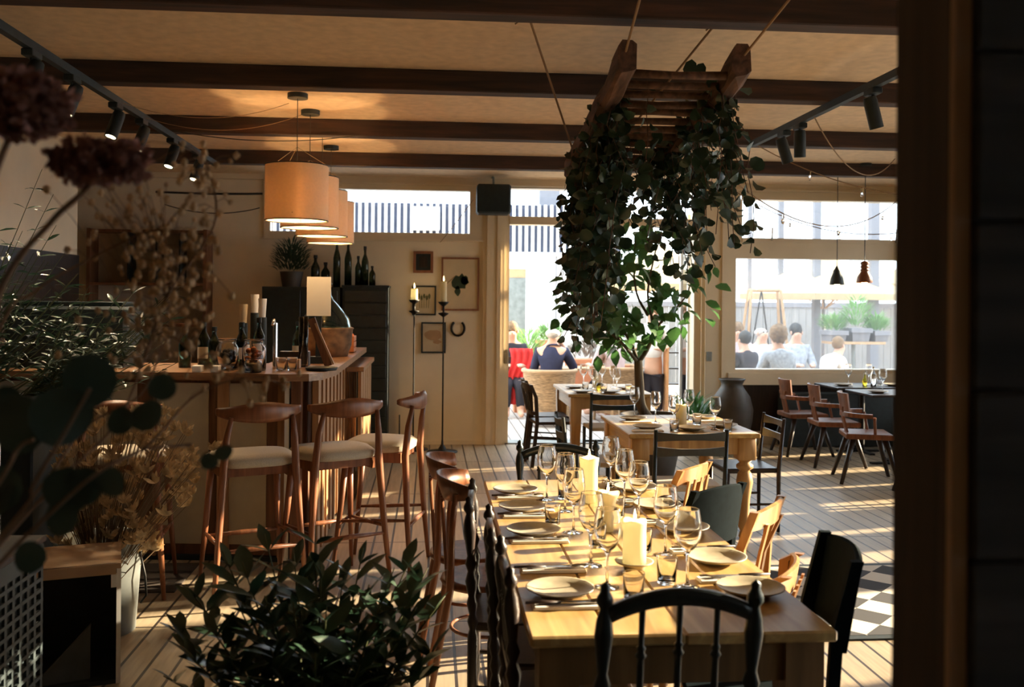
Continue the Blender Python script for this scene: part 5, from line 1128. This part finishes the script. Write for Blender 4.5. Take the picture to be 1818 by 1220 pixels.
bush('dark olive bush at the far left rising to the pale wall', -2.55, 5.12, .9505, [at(rnd.uniform(-40, 150), rnd.uniform(430, 640), 5.1+rnd.uniform(-.25, .25)) for _ in range(46)]+[at(75, 300, 5.1), at(95, 345, 5.15), at(40, 410, 5.1), at(20, 430, 5), at(100, 400, 5.1)], 5)
bush('dark olive bush right of the first, behind the seed heads', -2.10, 5.12, .9505, [at(rnd.uniform(110, 330), rnd.uniform(480, 650), 5.1+rnd.uniform(-.2, .25)) for _ in range(46)], 6)
# tall foreground vase and the dried branches it holds (vase stands just left of the frame)
VX, VY = -1.02, 1.62
t = thing('floor_vase', 'tall dark vase just outside the left edge holding the dried branches', 'vase', (VX, VY, 0)); MB().lathe([(.001, 0), (.13, 0), (.17, .3), (.13, .75), (.09, .9), (.11, .95), (.09, .95), (.07, .88), (.001, .5)], seg=28).build('body', 'clay', t, True)
def branch(pts, r): return [Vector((VX, VY, .85))]+[at(a, b, y) for a, b, y in pts], r
def hyd(m, c, rx, ry, rz, n, rnd, sz=(.012, .022)):
    for _ in range(n):
        v = Vector((rnd.gauss(0, 1), rnd.gauss(0, 1), rnd.gauss(0, 1))).normalized()*rnd.uniform(.55, 1.05); p = c+Vector((v.x*rx, v.y*ry, v.z*rz)); s = rnd.uniform(*sz)
        for q in range(3): m.disc(p, (rnd.gauss(0, 1), rnd.gauss(0, 1), rnd.gauss(0, 1)), (rnd.gauss(0, 1), rnd.gauss(0, 1), rnd.gauss(0, 1)), s, s*.8, 6, .4)
for lb, pts, hc, hr, seed in (('dried reddish hydrangea head at the top left corner', [(-60, 560, 1.55), (-15, 330, 1.5), (40, 195, 1.5)], (45, 185, 1.5), (.066, .05, .048), 3), ('wide dried hydrangea head below and right of the top left one', [(-60, 800, 1.6), (0, 520, 1.6), (90, 395, 1.6), (150, 340, 1.6), (175, 305, 1.6)], (178, 288, 1.6), (.078, .055, .035), 4)):
    t = thing('dried_hydrangea', lb, 'dried flower', (VX, VY, .85)); B = Vector((VX, VY, .85)); c = curve([Vector((0, 0, 0))]+[at(*p)-B for p in pts], 8); MB().tube(c, .0052, 8).build('stem', 'twig', t, True)
    m = MB(); hyd(m, at(*hc)-B, *hr, 330, random.Random(seed)); m.build('flower_head', 'hydr', t)
# seed-head sprays
t = thing('seed_head_branch', 'airy spray of round beige seed heads in front of the bar', 'dried flowers', (VX, VY, .85)); B = Vector((VX, VY, .85)); rnd = random.Random(44); m = MB(); st = MB()
mains = [[(60, 900, 1.8), (200, 760, 1.9), (255, 640, 1.95), (290, 540, 2.0), (330, 430, 2.0)], [(60, 880, 1.8), (150, 760, 1.9), (250, 700, 1.95), (300, 600, 2), (350, 640, 2)], [(-20, 620, 1.8), (60, 520, 1.85), (160, 460, 1.9), (270, 410, 1.95), (345, 420, 2)], [(255, 640, 1.95), (300, 520, 2), (380, 400, 2), (370, 300, 2), (340, 260, 2)], [(60, 900, 1.8), (250, 800, 1.9), (350, 700, 2.0), (450, 670, 2.05), (520, 690, 2.1)]]
NODE = []
for q in mains:
    P0 = [Vector((0, 0, 0))]+[at(*p)-B for p in q] if q[0][0] < 200 else [at(*p)-B for p in q]
    c = curve(P0, 8); st.tube(c, [.0035*(1-.6*k/(len(c)-1)) for k in range(len(c))], 6)
    NODE += c[len(c)//3:]
for k in range(330):
    g = rnd.random()
    if g < .42: px, py = rnd.gauss(290, 38), rnd.gauss(520, 65)
    elif g < .62: px, py = rnd.gauss(240, 55), rnd.gauss(400, 50)
    elif g < .80: px, py = rnd.gauss(360, 28), rnd.gauss(360, 75)
    elif g < .92: px, py = rnd.gauss(260, 70), rnd.gauss(620, 50)
    else: px, py = rnd.gauss(460, 45), rnd.gauss(670, 20)
    if py < 250 or px > 540: continue
    e = at(px, py, 1.97+rnd.gauss(0, .05))-B; n = min(NODE, key=lambda v: (v-e).length); st.tube([n, n.lerp(e, .5)+Vector((0, 0, .008)), e], .0007, 4); r = rnd.uniform(.0042, .0078); m.ball(e, (r, r, r*1.15), 6, 5, .25, rnd)
st.build('stems', 'twig', t); o = m.build('seed_heads', 'gyp', t); o['kind'] = 'stuff'
# round-leaved eucalyptus
t = thing('round_leaf_branch', 'branch of big round dark leaves at the left edge', 'branch', (VX, VY, .85)); m = MB(); st = MB(); rnd = random.Random(6)
for q in ([(10, 950, 1.5), (60, 860, 1.5), (120, 760, 1.5), (160, 690, 1.5)], [(0, 1000, 1.55), (60, 940, 1.5), (160, 850, 1.5), (250, 800, 1.55), (340, 790, 1.6)], [(-30, 900, 1.5), (30, 800, 1.5), (60, 780, 1.5)]):
    c = curve([Vector((0, 0, 0))]+[at(*p)-B for p in q], 6); st.tube(c, .003, 6)
for px, py, L, dx, dz in ((150, 725, .085, .15, 1), (95, 790, .10, .3, .9), (60, 800, .10, -.5, .8), (30, 860, .085, -.6, -.2), (80, 850, .075, .7, -.4), (195, 765, .045, .6, .6), (230, 750, .055, .9, .4), (140, 830, .06, .3, -1), (100, 890, .055, .4, -1), (360, 830, .03, .5, .5), (380, 805, .03, .9, .1), (60, 960, .05, -.2, -1), (170, 850, .05, .9, -.2), (45, 720, .05, -.8, .3), (265, 700, .045, .9, .5), (20, 900, .075, -.3, .7)):
    m.disc(at(px, py, 1.52)-B, (dx, rnd.uniform(-.3, .1), dz), (rnd.gauss(0, .35), -1, rnd.gauss(0, .35)), L, L*.95, 12, .25)
m.build('leaves', 'euc', t, True); st.build('stems', 'twig', t)
